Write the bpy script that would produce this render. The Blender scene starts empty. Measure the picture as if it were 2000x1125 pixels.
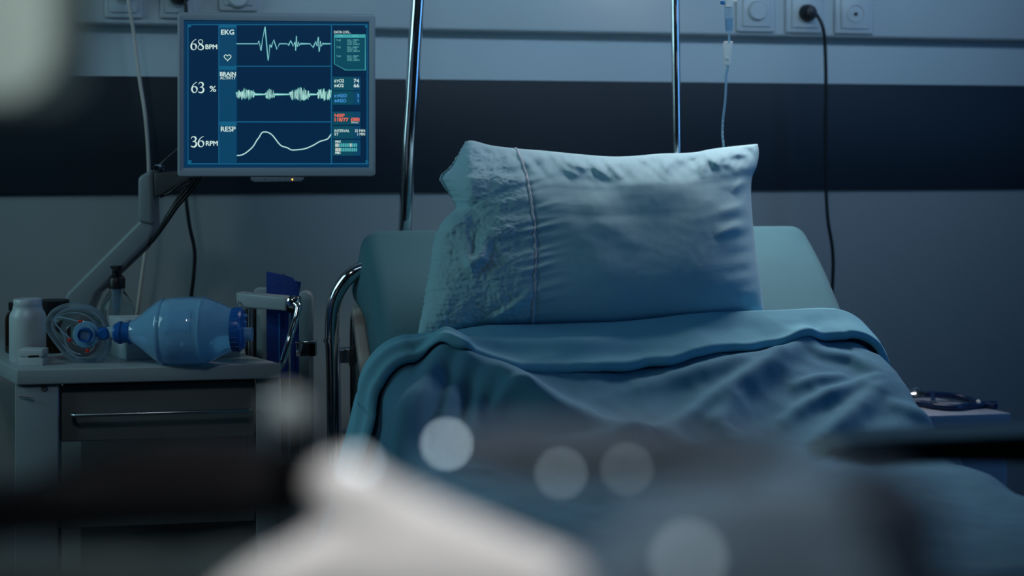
import bpy, bmesh, math, random
from mathutils import Vector, Matrix, noise
random.seed(7)
PI = math.pi
SC = bpy.context.scene
COL = SC.collection
F = 2777.78          # focal length in pixels of the 2000 px wide frame (50 mm on 36 mm)
HC = 1.20            # camera height
HY = 295.0           # image row of the horizon

# ------------------------------------------------------------------ camera, world, lights
cam = bpy.data.cameras.new('camera'); camo = bpy.data.objects.new('camera', cam); COL.objects.link(camo)
camo.location = (0, 0, HC); camo.rotation_euler = (PI/2, 0, 0)
cam.lens = 50; cam.sensor_width = 36; cam.sensor_fit = 'HORIZONTAL'
cam.shift_y = -(562.5-HY)/2000
cam.clip_start = 0.05
cam.dof.use_dof = True; cam.dof.focus_distance = 2.63; cam.dof.aperture_fstop = 2.25
cam.dof.aperture_blades = 0
SC.camera = camo
SC.view_settings.view_transform = 'Standard'; SC.view_settings.look = 'None'
SC.view_settings.exposure = 0; SC.view_settings.gamma = 1; SC.view_settings.use_curve_mapping = False
w = bpy.data.worlds.new('night'); SC.world = w; w.use_nodes = True
w.node_tree.nodes['Background'].inputs[0].default_value = (0.25, 0.5, 0.8, 1)
w.node_tree.nodes['Background'].inputs[1].default_value = 0.02

def area(name, loc, target, size, power, color, spread=PI):
    l = bpy.data.lights.new(name, 'AREA'); l.energy = power; l.color = color; l.shape = 'RECTANGLE'
    l.size, l.size_y = size; l.spread = spread
    o = bpy.data.objects.new(name, l); COL.objects.link(o); o.location = loc
    o.rotation_euler = (Vector(target)-Vector(loc)).to_track_quat('-Z', 'Y').to_euler()
    return o
area('headwall_light', (0.44, 3.25, 1.84), (0.32, 2.93, 1.05), (0.9, 0.12), 3.9, (1.0, 0.97, 0.96), PI*0.46)
area('wall_wash_light', (0.60, 2.30, 1.88), (0.30, 3.42, 1.54), (1.9, 0.1), 1.9, (0.50, 0.76, 1.0), PI*0.5)
area('window_light', (-2.3, 1.9, 1.8), (0.1, 2.75, 0.95), (0.8, 1.0), 2.7, (0.46, 0.90, 1.0), PI*0.5)  # unseen teal fill added from the left, no window there
area('window_light', (2.6, 2.1, 1.7), (0.4, 2.75, 0.95), (0.6, 1.0), 2.1, (0.12, 0.42, 1.0), PI*0.5)  # unseen blue fill added from the right, no window there
area('reading_lamp', (-0.75, 0.9, 2.3), (-0.65, 2.6, 0.85), (0.22, 0.22), 0.3, (0.80, 0.92, 1.0), PI*0.3)  # added fill, unseen, brightens the cart and gives the bag highlights
area('ceiling_light', (0.0, -0.28, 2.42), (-0.03, 0.48, 1.05), (0.2, 0.2), 0.46, (1.0, 0.98, 0.97), PI*0.13)  # unseen narrow light added over the camera to brighten the foreground

# ------------------------------------------------------------------ helpers
def dirpx(px, py): return Vector(((px-1000)/F, 1.0, -(py-HY)/F))
def P(px, py, D): return Vector((0, 0, HC)) + dirpx(px, py)*D
def lin(c): return tuple(((v/255)/12.92 if v/255 <= 0.04045 else ((v/255+0.055)/1.055)**2.4) for v in c)

def mat(name, col, rough=0.5, metal=0.0, trans=0.0, emit=None, es=1.0, bump=0.0, bscale=200.0, bdist=0.001,
        sheen=0.0, ior=1.45, alpha=1.0, var=0.0, vscale=3.0, sss=0.0, coat=0.0, spec=None):
    m = bpy.data.materials.new(name); m.use_nodes = True
    nt = m.node_tree; b = nt.nodes['Principled BSDF']
    b.inputs['Base Color'].default_value = (*col, 1); b.inputs['Roughness'].default_value = rough
    b.inputs['Metallic'].default_value = metal; b.inputs['Transmission Weight'].default_value = trans
    b.inputs['IOR'].default_value = ior; b.inputs['Alpha'].default_value = alpha
    b.inputs['Coat Weight'].default_value = coat
    if spec is not None: b.inputs['Specular IOR Level'].default_value = spec
    if sheen: b.inputs['Sheen Weight'].default_value = sheen
    if sss:
        b.inputs['Subsurface Weight'].default_value = sss; b.inputs['Subsurface Scale'].default_value = 0.02
    if emit:
        b.inputs['Emission Color'].default_value = (*emit, 1); b.inputs['Emission Strength'].default_value = es
    tc = nt.nodes.new('ShaderNodeTexCoord')
    if bump:
        n = nt.nodes.new('ShaderNodeTexNoise'); n.inputs['Scale'].default_value = bscale; n.inputs['Detail'].default_value = 4
        bp = nt.nodes.new('ShaderNodeBump'); bp.inputs['Strength'].default_value = bump; bp.inputs['Distance'].default_value = bdist
        nt.links.new(tc.outputs['Object'], n.inputs['Vector'])
        nt.links.new(n.outputs['Fac'], bp.inputs['Height']); nt.links.new(bp.outputs['Normal'], b.inputs['Normal'])
    if var:
        n = nt.nodes.new('ShaderNodeTexNoise'); n.inputs['Scale'].default_value = vscale; n.inputs['Detail'].default_value = 5
        mx = nt.nodes.new('ShaderNodeMix'); mx.data_type = 'RGBA'
        mx.inputs[6].default_value = (*[c*(1-var) for c in col], 1); mx.inputs[7].default_value = (*[min(1, c*(1+var)) for c in col], 1)
        nt.links.new(tc.outputs['Object'], n.inputs['Vector'])
        nt.links.new(n.outputs['Fac'], mx.inputs[0]); nt.links.new(mx.outputs[2], b.inputs['Base Color'])
    return m

M = {}
M['wall'] = mat('wall_paint', (0.40, 0.415, 0.43), 0.85, bump=0.15, bscale=300, var=0.04)
M['wall_up'] = mat('wall_upper_paint', (0.62, 0.70, 0.75), 0.6, bump=0.1, bscale=300, var=0.03)
M['band'] = mat('band_laminate', (0.012, 0.020, 0.034), 0.5, bump=0.2, bscale=400, var=0.15)
M['trunk'] = mat('trunking_enamel', (0.60, 0.66, 0.70), 0.45)
M['plate'] = mat('socket_plastic', (0.58, 0.63, 0.68), 0.35)
M['floor'] = mat('floor_vinyl', (0.12, 0.15, 0.17), 0.4, var=0.1)
M['ceil'] = mat('ceiling_paint', (0.5, 0.5, 0.5), 0.9, bump=0.1)
M['chrome'] = mat('chrome', (0.75, 0.77, 0.8), 0.12, 1.0)
M['steel'] = mat('steel', (0.45, 0.47, 0.5), 0.32, 1.0, bump=0.05, bscale=500)
M['casing'] = mat('monitor_casing', (0.34, 0.40, 0.46), 0.42, bump=0.08, bscale=900)
M['arm'] = mat('arm_enamel', (0.22, 0.25, 0.28), 0.4)
M['armdark'] = mat('arm_dark_plastic', (0.05, 0.055, 0.06), 0.45)
M['black'] = mat('black_plastic', (0.008, 0.008, 0.01), 0.4)
M['blackrub'] = mat('black_rubber', (0.012, 0.014, 0.018), 0.35)
M['beige'] = mat('beige_plastic', (0.72, 0.64, 0.58), 0.5)
M['sheet'] = mat('bed_sheet', (0.055, 0.18, 0.23), 0.85, bump=0.35, bscale=900, bdist=0.0006, sheen=0.08)
M['pillow'] = mat('pillow_case', (0.33, 0.56, 0.65), 0.85, bump=0.4, bscale=700, bdist=0.0006, sheen=0.08)
M['flap'] = mat('pillow_seam', (0.55, 0.58, 0.66), 0.8)
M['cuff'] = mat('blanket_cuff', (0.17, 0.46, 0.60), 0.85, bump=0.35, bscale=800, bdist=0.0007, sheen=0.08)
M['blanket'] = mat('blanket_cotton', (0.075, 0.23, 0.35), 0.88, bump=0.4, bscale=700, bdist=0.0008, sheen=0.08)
M['cart'] = mat('cart_laminate', (0.32, 0.37, 0.40), 0.38, var=0.04)
M['cartdark'] = mat('cart_drawer_front', (0.14, 0.15, 0.15), 0.5, var=0.08)
M['whiteplastic'] = mat('white_plastic', (0.55, 0.62, 0.66), 0.35, sss=0.1)
M['paper'] = mat('carton_board', (0.42, 0.48, 0.52), 0.7, var=0.05)
M['brown'] = mat('brown_glass', (0.025, 0.010, 0.006), 0.15)
M['clear'] = mat('clear_plastic', (0.75, 0.85, 0.9), 0.06, trans=1.0, ior=1.2)
M['clearsoft'] = mat('clear_soft_plastic', (0.62, 0.78, 0.9), 0.22, trans=0.85, ior=1.15)
M['tube'] = mat('clear_tube', (0.45, 0.68, 0.85), 0.15, trans=0.45, ior=1.3)
M['bvm'] = mat('blue_silicone', (0.34, 0.70, 1.0), 0.16, trans=0.5, ior=1.15, coat=1.0)
M['bvmdark'] = mat('blue_hard_plastic', (0.02, 0.16, 0.55), 0.25, trans=0.25, ior=1.3)
M['red'] = mat('red_plastic', (0.75, 0.03, 0.02), 0.4)
M['folder'] = mat('blue_folder', (0.012, 0.05, 0.26), 0.4)
M['steth'] = mat('navy_rubber', (0.008, 0.035, 0.11), 0.3)
M['stand'] = mat('nightstand_laminate', (0.36, 0.42, 0.52), 0.5)
M['cream'] = mat('cream_plastic', (0.95, 0.93, 0.90), 0.4)
M['bluecap'] = mat('blue_clip_plastic', (0.02, 0.20, 0.55), 0.35)
M['led'] = mat('amber_lamp', (0.9, 0.5, 0.05), 0.4, emit=(1.0, 0.5, 0.06), es=2.5)
M['foreg_white'] = mat('white_casing', (0.80, 0.80, 0.80), 0.6)
M['foreg_grey'] = mat('grey_casing', (0.11, 0.17, 0.23), 0.5)
M['foreg_dark'] = mat('dark_casing', (0.02, 0.025, 0.03), 0.5)
M['foreg_slate'] = mat('dark_slate_casing', (0.055, 0.08, 0.11), 0.6)
M['foreg_teal'] = mat('pale_green_casing', (0.74, 0.98, 0.92), 0.6)
M['foreg_clasp'] = mat('clasp_grey', (0.34, 0.42, 0.44), 0.6)
M['foreg_navy'] = mat('navy_casing', (0.010, 0.022, 0.042), 0.6)
M['foreg_deep'] = mat('deep_teal_casing', (0.03, 0.05, 0.055), 0.6)
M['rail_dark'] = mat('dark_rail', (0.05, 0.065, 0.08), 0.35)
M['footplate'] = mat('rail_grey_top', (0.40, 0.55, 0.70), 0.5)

ORIG = {}
def thing(name, label, cat, loc, group=None):
    o = bpy.data.objects.new(name, None); COL.objects.link(o); o.empty_display_size = 0.05
    o.location = loc; o['label'] = label; o['category'] = cat
    if group: o['group'] = group
    ORIG[o.name] = Vector(loc); return o
def obj(name, bm, m, parent=None, smooth=True, label=None, ang=40):
    """link a bmesh given in world coordinates as one mesh object"""
    xs = [v.co for v in bm.verts]
    lo = Vector([min(c[i] for c in xs) for i in range(3)]); hi = Vector([max(c[i] for c in xs) for i in range(3)])
    o0 = Vector(((lo.x+hi.x)/2, (lo.y+hi.y)/2, lo.z if parent is None else (lo.z+hi.z)/2))
    for v in bm.verts: v.co -= o0
    bmesh.ops.recalc_face_normals(bm, faces=bm.faces)
    me = bpy.data.meshes.new(name); bm.to_mesh(me); bm.free()
    me.materials.append(m)
    for p in me.polygons: p.use_smooth = smooth
    if smooth and ang < 180: me.set_sharp_from_angle(angle=math.radians(ang))
    o = bpy.data.objects.new(name, me); COL.objects.link(o)
    ORIG[o.name] = o0
    if parent is not None:
        o.parent = parent; o.location = o0-ORIG[parent.name]
    else: o.location = o0
    if label: o['label'] = label
    return o
def tag(o, label, cat, group=None):
    o['label'] = label; o['category'] = cat
    if group: o['group'] = group
    return o
def struct(name, bm, m, parent=None, **k):
    o = obj(name, bm, m, parent, **k)
    if parent is None: o['kind'] = 'structure'
    return o
def BM(): return bmesh.new()
def bevel(bm, r, seg=3, ang=30, geom=None):
    ed = [e for e in bm.edges if len(e.link_faces) == 2 and e.calc_face_angle(0) > math.radians(ang)]
    if ed and r > 0: bmesh.ops.bevel(bm, geom=ed, offset=r, segments=seg, affect='EDGES', profile=0.5, clamp_overlap=True)
def box(cx, cy, cz, sx, sy, sz, rot=0.0, bev=0.0, seg=3, tilt=None):
    bm = BM(); bmesh.ops.create_cube(bm, size=1)
    bmesh.ops.scale(bm, vec=(sx, sy, sz), verts=bm.verts)
    bevel(bm, bev, seg)
    R = Matrix.Rotation(rot, 4, 'Z')
    if tilt is not None: R = R @ tilt
    bmesh.ops.transform(bm, matrix=Matrix.Translation((cx, cy, cz)) @ R, verts=bm.verts)
    return bm
def prism(pts, ext, bev=0.0, seg=3):
    """closed polygon (world points) extruded by vector ext"""
    bm = BM(); a = [bm.verts.new(p) for p in pts]; b = [bm.verts.new(Vector(p)+Vector(ext)) for p in pts]
    bm.faces.new(a); bm.faces.new(b[::-1]); n = len(a)
    for i in range(n): bm.faces.new((a[i], b[i], b[(i+1) % n], a[(i+1) % n]))
    bmesh.ops.recalc_face_normals(bm, faces=bm.faces)
    bevel(bm, bev, seg); return bm
def merge(*bms):
    out = BM(); tmp = bpy.data.meshes.new('tmp')
    for b in bms:
        b.to_mesh(tmp); out.from_mesh(tmp); b.free()
    bpy.data.meshes.remove(tmp); return out
def catmull(pts, n=10):
    pts = [Vector(p) for p in pts]
    if len(pts) < 3: return pts
    q = [pts[0]*2-pts[1]] + pts + [pts[-1]*2-pts[-2]]; out = []
    for i in range(1, len(q)-2):
        p0, p1, p2, p3 = q[i-1:i+3]
        for k in range(n):
            t = k/n
            out.append(0.5*((2*p1)+(-p0+p2)*t+(2*p0-5*p1+4*p2-p3)*t*t+(-p0+3*p1-3*p2+p3)*t**3))
    out.append(pts[-1]); return out
def tube(path, r, seg=14, smooth=True, n=10, closed=False, cap=True):
    pts = catmull(path, n) if smooth else [Vector(p) for p in path]
    bm = BM(); rings = []; N = len(pts)
    rr = r if callable(r) else (lambda t: r)
    up = None
    for i, p in enumerate(pts):
        if closed: t = (pts[(i+1) % N]-pts[i-1]).normalized()
        else: t = (pts[min(i+1, N-1)]-pts[max(i-1, 0)]).normalized()
        if up is None:
            a = Vector((0, 0, 1)) if abs(t.z) < 0.9 else Vector((0, 1, 0))
            up = t.cross(a).normalized()
        up = (up-t*up.dot(t)).normalized(); bt = t.cross(up)
        R = rr(i/(N-1))
        rings.append([bm.verts.new(p+(up*math.cos(2*PI*k/seg)+bt*math.sin(2*PI*k/seg))*R) for k in range(seg)])
    m = N if closed else N-1
    for i in range(m):
        A, B = rings[i], rings[(i+1) % N]
        for k in range(seg): bm.faces.new((A[k], A[(k+1) % seg], B[(k+1) % seg], B[k]))
    if not closed and cap: bm.faces.new(rings[0][::-1]); bm.faces.new(rings[-1])
    return bm
def lathe(base, axis, prof, seg=40, cap=True):
    """prof: list of (distance along axis, radius)"""
    axis = Vector(axis).normalized(); base = Vector(base)
    a = Vector((0, 0, 1)) if abs(axis.z) < 0.9 else Vector((1, 0, 0))
    e1 = axis.cross(a).normalized(); e2 = axis.cross(e1)
    bm = BM(); rings = []
    for h, r in prof:
        rings.append([bm.verts.new(base+axis*h+(e1*math.cos(2*PI*k/seg)+e2*math.sin(2*PI*k/seg))*max(r, 1e-5)) for k in range(seg)])
    for A, B in zip(rings, rings[1:]):
        for k in range(seg): bm.faces.new((A[k], A[(k+1) % seg], B[(k+1) % seg], B[k]))
    if cap: bm.faces.new(rings[0][::-1]); bm.faces.new(rings[-1])
    return bm
def grid(fn, nu, nv):
    bm = BM(); V = [[bm.verts.new(fn(i/nu, j/nv)) for j in range(nv+1)] for i in range(nu+1)]
    for i in range(nu):
        for j in range(nv): bm.faces.new((V[i][j], V[i+1][j], V[i+1][j+1], V[i][j+1]))
    return bm
def interp(tab, x):
    if x <= tab[0][0]: return tab[0][1]
    for (a, ya), (b, yb) in zip(tab, tab[1:]):
        if x <= b:
            t = (x-a)/(b-a); t = t*t*(3-2*t)*0.5+t*0.5
            return ya+(yb-ya)*t
    return tab[-1][1]
def smooth01(t): t = max(0, min(1, t)); return t*t*(3-2*t)
def nz(*a): return noise.noise(Vector(a))
def dseg(p, pl):
    """distance from 2D point to polyline, with the parameter along it"""
    best = 1e9; bt = 0; n = len(pl)-1
    for i in range(n):
        a, b = pl[i], pl[i+1]; dx, dy = b[0]-a[0], b[1]-a[1]; L = dx*dx+dy*dy
        t = max(0, min(1, ((p[0]-a[0])*dx+(p[1]-a[1])*dy)/L))
        ex, ey = p[0]-a[0]-t*dx, p[1]-a[1]-t*dy; d = ex*ex+ey*ey
        if d < best:
            best = d; bt = (i+t)/n; side = dx*ey-dy*ex
    return math.sqrt(best), bt, (1 if side > 0 else -1)

# ------------------------------------------------------------------ room
WA = math.radians(12.0); TW = math.tan(WA)
eW = Vector((math.cos(WA), math.sin(WA), 0)); nW = Vector((math.sin(WA), -math.cos(WA), 0))   # nW points into the room
def WP(px, py, off=0.0):
    """point on a plane parallel to the head wall, off metres in front of it"""
    d = dirpx(px, py); Y = 3.35-off/math.cos(WA)
    return Vector((0, 0, HC))+d*(Y/(1-d.x*TW))
def wbox(s0, s1, o0, o1, z0, z1, bev=0.0, seg=3):
    """box in wall coordinates: s along the wall, o off the wall"""
    c = Vector((0, 3.35, 0))+eW*((s0+s1)/2)+nW*((o0+o1)/2)
    return box(c.x, c.y, (z0+z1)/2, s1-s0, o1-o0, z1-z0, WA, bev, seg)
struct('wall_back', wbox(-3.2, 3.4, -0.12, 0.0, 0.0, 2.7), M['wall'])
struct('trim_1', wbox(-3.0, 3.2, 0.0, 0.008, HC+0.166, 2.7), M['wall_up'])            # pale upper strip
struct('trim_2', wbox(-3.0, 3.2, 0.0, 0.012, HC-0.095, HC+0.166, 0.002), M['band'])   # dark band
struct('floor', box(0.2, 0.9, -0.05, 7.4, 6.4, 0.1), M['floor'])
struct('ceiling', box(0.2, 0.9, 2.75, 7.4, 6.4, 0.1), M['ceil'])
struct('wall_left', box(-3.0, 0.5, 1.35, 0.1, 5.0, 2.7), M['wall'])
struct('wall_right', box(3.1, 0.95, 1.35, 0.1, 5.9, 2.7), M['wall'])
struct('wall_front', box(0.05, -2.0, 1.35, 6.2, 0.1, 2.7), M['wall'])
struct('baseboard_back', wbox(-2.8, 3.0, 0.0, 0.014, 0.0, 0.1, 0.003), M['band'])
# medical supply trunking
tr = thing('wall_trunking', 'long pale enamelled service trunking running along the head wall', 'trunking', (0, 3.30, HC+0.278))
def joint(s): return s
obj('channel', wbox(-2.7, 2.9, 0.008, 0.06, HC+0.278, HC+0.60, 0.006), M['trunk'], tr)
obj('cover_strip', wbox(-2.7, 2.9, 0.060, 0.066, HC+0.390, HC+0.585, 0.003), M['trunk'], tr)
# sockets
def plate(px0, px1, pyb, name, label, kind):
    a = WP(px0, pyb, 0.066); b = WP(px1, pyb, 0.066); w_ = (b-a).length; c = (a+b)/2
    s = (c-Vector((0, 3.35, 0))).dot(eW); z0 = c.z; h = 0.105
    root = thing(name, label, 'socket', c)
    def off(ds, z, o): return Vector((0, 3.35, z))+eW*(s+ds)+nW*o
    obj('cover_plate', wbox(s-w_/2, s+w_/2, 0.059, 0.070, z0, z0+h, 0.008, 4), M['plate'], root)
    obj('inner_panel', wbox(s-w_*0.36, s+w_*0.36, 0.070, 0.075, z0+0.012, z0+h-0.012, 0.004, 3), M['plate'], root)
    return root, s, z0, off
def ringbump(root, off, zc, kind, ds=0):
    c = off(ds, zc, 0.073)
    if kind == 'knob':
        obj('knob', lathe(c, nW, [(0, 0.024), (0.004, 0.024), (0.010, 0.0225), (0.013, 0.020), (0.013, 0.0)]), M['plate'], root)
    else:
        obj('outlet_cup', lathe(c, nW, [(0, 0.023), (0.004, 0.023), (0.005, 0.020), (0.0015, 0.018), (0.0015, 0.0)]), M['plate'], root)
        if kind == 'pin':
            obj('earth_pin', lathe(c+Vector((0, 0, -0.001)), nW, [(0.001, 0.005), (0.006, 0.004), (0.0065, 0)]), M['black'], root)
r, s, z0, off = plate(1438, 1514, 63, 'wall_socket', 'white wall plate with round knob, right of the drip chamber', 'knob')
ringbump(r, off, P(0, 22, WP(1478, 22, 0.07).y).z, 'knob')
r, s, z0, off = plate(1534, 1608, 65, 'wall_socket', 'white wall socket holding the round black plug, middle of right-hand three', 'cup'); ringbump(r, off, P(0, 26, WP(1577, 26, 0.07).y).z, 'cup')
r, s, z0, off = plate(1630, 1706, 67, 'wall_socket', 'empty white wall socket with dark earth pin, rightmost on the trunking', 'pin'); ringbump(r, off, P(0, 27, WP(1664, 27, 0.07).y).z, 'pin')
r, s, z0, off = plate(204, 279, 36, 'wall_socket', 'grey wall socket where the beige cable plugs in, leftmost', 'cup'); ringbump(r, off, P(0, -12, 3.1).z, 'cup')
r, s, z0, off = plate(312, 386, 37, 'wall_socket', 'grey wall socket with black plug just above the monitor corner', 'cup'); ringbump(r, off, P(0, -8, 3.1).z, 'cup')
r, s, z0, off = plate(427, 504, 22, 'wall_socket', 'grey wall plate with round knob above the monitor top edge', 'knob'); ringbump(r, off, P(0, -5, 3.15).z, 'knob')
# plugs and cords
pr = thing('power_cord', 'black power cord hanging from round plug down behind the bed', 'cord', WP(1577, 26, 0.08))
pc = WP(1576, 26, 0.076)
obj('plug', lathe(pc, nW, [(0, 0.0205), (0.012, 0.0205), (0.020, 0.017), (0.030, 0.013), (0.032, 0.0)]), M['black'], pr)
obj('cable', tube([pc+nW*0.022+eW*0.006, WP(1594, 28, 0.10), WP(1606, 50, 0.11), WP(1611, 85, 0.105), WP(1613, 160, 0.10), WP(1612, 250, 0.095),
                   WP(1613, 360, 0.09), WP(1617, 430, 0.09), WP(1625, 480, 0.09), WP(1627, 530, 0.085), WP(1620, 640, 0.08), WP(1600, 900, 0.08), WP(1600, 1400, 0.07)], 0.0042), M['blackrub'], pr)
pr = thing('power_cord', 'thin beige cable hanging down the wall left of monitor', 'cord', WP(250, -8, 0.08))
obj('plug', lathe(WP(246, -14, 0.076), nW, [(0, 0.018), (0.02, 0.018), (0.032, 0.010), (0.032, 0.0)]), M['beige'], pr)
obj('cable', tube([WP(247, -12, 0.10), WP(252, 8, 0.11), WP(262, 70, 0.10), WP(272, 150, 0.10), WP(284, 230, 0.10), WP(290, 310, 0.10), WP(291, 400, 0.10),
                   WP(288, 460, 0.10), WP(280, 520, 0.10), WP(270, 600, 0.09), WP(262, 700, 0.08), WP(262, 1300, 0.06)], 0.0038), M['beige'], pr)
pr = thing('power_cord', 'black cable dropping behind the monitor toward the cart', 'cord', WP(355, -8, 0.08))
obj('plug', lathe(WP(352, -8, 0.076), nW, [(0, 0.02), (0.02, 0.02), (0.032, 0.012), (0.032, 0.0)]), M['black'], pr)
obj('cable', tube([WP(356, -4, 0.10), WP(362, 8, 0.10), WP(364, 60, 0.10), WP(360, 200, 0.10), WP(358, 330, 0.10), WP(363, 385, 0.10), WP(370, 440, 0.10), WP(380, 490, 0.10),
                   WP(378, 540, 0.10), WP(373, 590, 0.09), WP(370, 700, 0.08), WP(370, 1300, 0.06)], 0.0042), M['blackrub'], pr)

# ------------------------------------------------------------------ bed
BA = math.radians(11.5)
O = Vector((-0.30, 2.85)); eu = Vector((math.cos(BA), math.sin(BA))); ev = Vector((math.sin(BA), -math.cos(BA)))
W = 0.95; SL = 0.55; ZH = -0.16; VH = 0.66; ZS = ZH-SL*VH
def zbed(v):
    k = 0.08
    a = ZH-SL*v; b = ZS
    x = (a-b)
    return b+(x+math.sqrt(x*x+k*k*0.25))/2-0.0
nB = Vector((ev.x*SL, ev.y*SL, 1)).normalized()
def B3(u, v, z): q = O+eu*u+ev*v; return Vector((q.x, q.y, HC+z))
def uv_of(px, py, n=0.0):
    d = dirpx(px, py); A = d.x*ev.x+d.y*ev.y; Bc = O.x*ev.x+O.y*ev.y
    t = (ZH+n+SL*Bc)/(d.z+SL*A)
    q = Vector((d.x*t, d.y*t))-O
    return (q.dot(eu), q.dot(ev))
bed = thing('hospital_bed', 'hospital bed with raised backrest under pale teal sheet', 'bed', (B3(W/2, 1.0, 0).x, B3(W/2, 1.0, 0).y, 0.0))
# mattress: rounded loops along v
def mattress():
    TH = 0.13; vs = [-0.035, -0.03, -0.015, 0.0, 0.02, 0.05, 0.08, 0.11, 0.14, 0.18, 0.22, 0.3, 0.4, 0.5, 0.6, 0.7, 0.8, 1.0, 1.3, 1.6, 1.85]
    bm = BM(); rings = []
    for v in vs:
        inset = 0.0; 
        if v < 0.0: inset = 0.035-math.sqrt(max(0, 0.035**2-(-v)**2))
        z = zbed(max(v, 0)); sl = SL if v < VH-0.05 else 0
        nrm = Vector((0, sl, 1)).normalized()      # (u, v, z) local
        fl = math.exp(-((v-0.06)/0.05)**2)*0.026+0.006*math.exp(-((v-0.2)/0.06)**2)
        ring = []; R = 0.035; nseg = 6
        half = W/2; pts = []
        top = -inset; bot = -TH+inset
        def arc(cx, cy, a0, a1):
            for k in range(nseg+1):
                a = a0+(a1-a0)*k/nseg; pts.append((cx+R*math.cos(a), cy+R*math.sin(a)))
        hw = half-inset
        arc(hw-R, top-R, 0, PI/2)
        for k in range(1, 24):
            x = (hw-R)-(2*(hw-R))*k/24; pts.append((x, top-0.0))
        arc(-hw+R, top-R, PI/2, PI); arc(-hw+R, bot+R, PI, 1.5*PI); arc(hw-R, bot+R, 1.5*PI, 2*PI)
        for (x, y) in pts:
            f = 0
            if x < -hw*0.9: f = -fl*smooth01((top-y)/0.09)
            n1 = nz(x*6, v*7, 0.3)*0.004*(1 if y > top-0.03 else 2.0)
            # soft diagonal tension folds in the sheet at the right shoulder
            if y > top-0.02:
                d, t, sd = dseg((x+half, v), FOLD1); n1 += 0.006*math.exp(-(d/0.012)**2)*(1-t)
                d, t, sd = dseg((x+half, v), FOLD2); n1 += 0.003*math.exp(-(d/0.006)**2)
            uu = half+x+f-(0.045*smooth01(v/0.42)*smooth01((x+half)/W*1.5-0.4)); hh = y+n1
            loc = B3(uu, v+nrm.y*hh, z+nrm.z*hh)
            ring.append(bm.verts.new(loc))
        rings.append(ring)
    N = len(rings[0])
    for A, Bq in zip(rings, rings[1:]):
        for k in range(N): bm.faces.new((A[k], A[(k+1) % N], Bq[(k+1) % N], Bq[k]))
    bm.faces.new(rings[0][::-1]); bm.faces.new(rings[-1]); return bm
FOLD1 = [uv_of(1553, 455), uv_of(1520, 520), uv_of(1492, 575)]
FOLD2 = [uv_of(1545, 437), uv_of(1480, 462)]
mo = obj('mattress', mattress(), M['sheet'], bed)
ss = mo.modifiers.new('s', 'SUBSURF'); ss.levels = 2; ss.render_levels = 2
# frame under the backrest and the seat
def barB(u, v0, v1, dn, w_, h_):
    pts = [];
    a = B3(u, v0, zbed(v0))-nB*dn; b = B3(u, v1, zbed(v1))-nB*dn
    e = Vector((eu.x, eu.y, 0))
    return prism([a-e*w_/2, a+e*w_/2, a+e*w_/2-nB*h_, a-e*w_/2-nB*h_], b-a, 0.004)
obj('backrest_bar', barB(-0.008, 0.05, 0.60, 0.14, 0.022, 0.03), M['beige'], bed)
obj('backrest_bar', barB(0.035, 0.05, 0.60, 0.14, 0.02, 0.03), M['beige'], bed)
obj('backrest_bar', barB(W, 0.05, 0.60, 0.14, 0.022, 0.03), M['beige'], bed)
def bb(u0, u1, v0, v1, z0, z1, bev=0.006):
    c = B3((u0+u1)/2, (v0+v1)/2, (z0+z1)/2); return box(c.x, c.y, c.z, u1-u0, v1-v0, z1-z0, BA, bev)
obj('seat_platform', bb(0.03, W-0.03, 0.62, 1.84, ZS-0.18, ZS-0.13), M['steel'], bed)
obj('base_frame', bb(0.12, W-0.12, 0.02, 1.82, -0.88, -0.82), M['steel'], bed)
for u, v in ((0.2, 0.5), (W-0.2, 0.5), (0.2, 1.5), (W-0.2, 1.5)):
    obj('lift_column', bb(u-0.03, u+0.03, v-0.03, v+0.03, -0.82, ZS-0.18), M['steel'], bed)
for u, v in ((0.12, 0.1), (W-0.12, 0.1), (0.12, 1.75), (W-0.12, 1.75)):
    c = B3(u, v, 0)
    obj('wheel', lathe((c.x-0.015*eu.x, c.y-0.015*eu.y, 0.0605), (eu.x, eu.y, 0), [(0, 0.0), (0, 0.05), (0.006, 0.06), (0.024, 0.06), (0.03, 0.05), (0.03, 0.0)], 28), M['blackrub'], bed)
    obj('castor_fork', tube([(c.x, c.y, 0.128), (c.x, c.y, 0.33)], 0.02, smooth=False), M['steel'], bed)
# side guard panel seen behind the left flank
g0 = P(688, 612, 2.93)
pp = []
for x, y in ((716, 596), (700, 600), (690, 612), (686, 640), (686, 860), (686, 905), (800, 905), (800, 596)): pp.append(P(x, y, 2.93))
go = obj('guard_panel', prism(pp, (0, 0.018, 0), 0.004), M['cart'], bed)
obj('panel_edging', tube([P(716, 595, 2.927), P(699, 599, 2.927), P(689, 611, 2.927), P(685.5, 640, 2.927), P(685.5, 720, 2.927), P(686, 860, 2.927), P(686, 905, 2.927)], 0.0022, 8), M['black'], bed)
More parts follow.
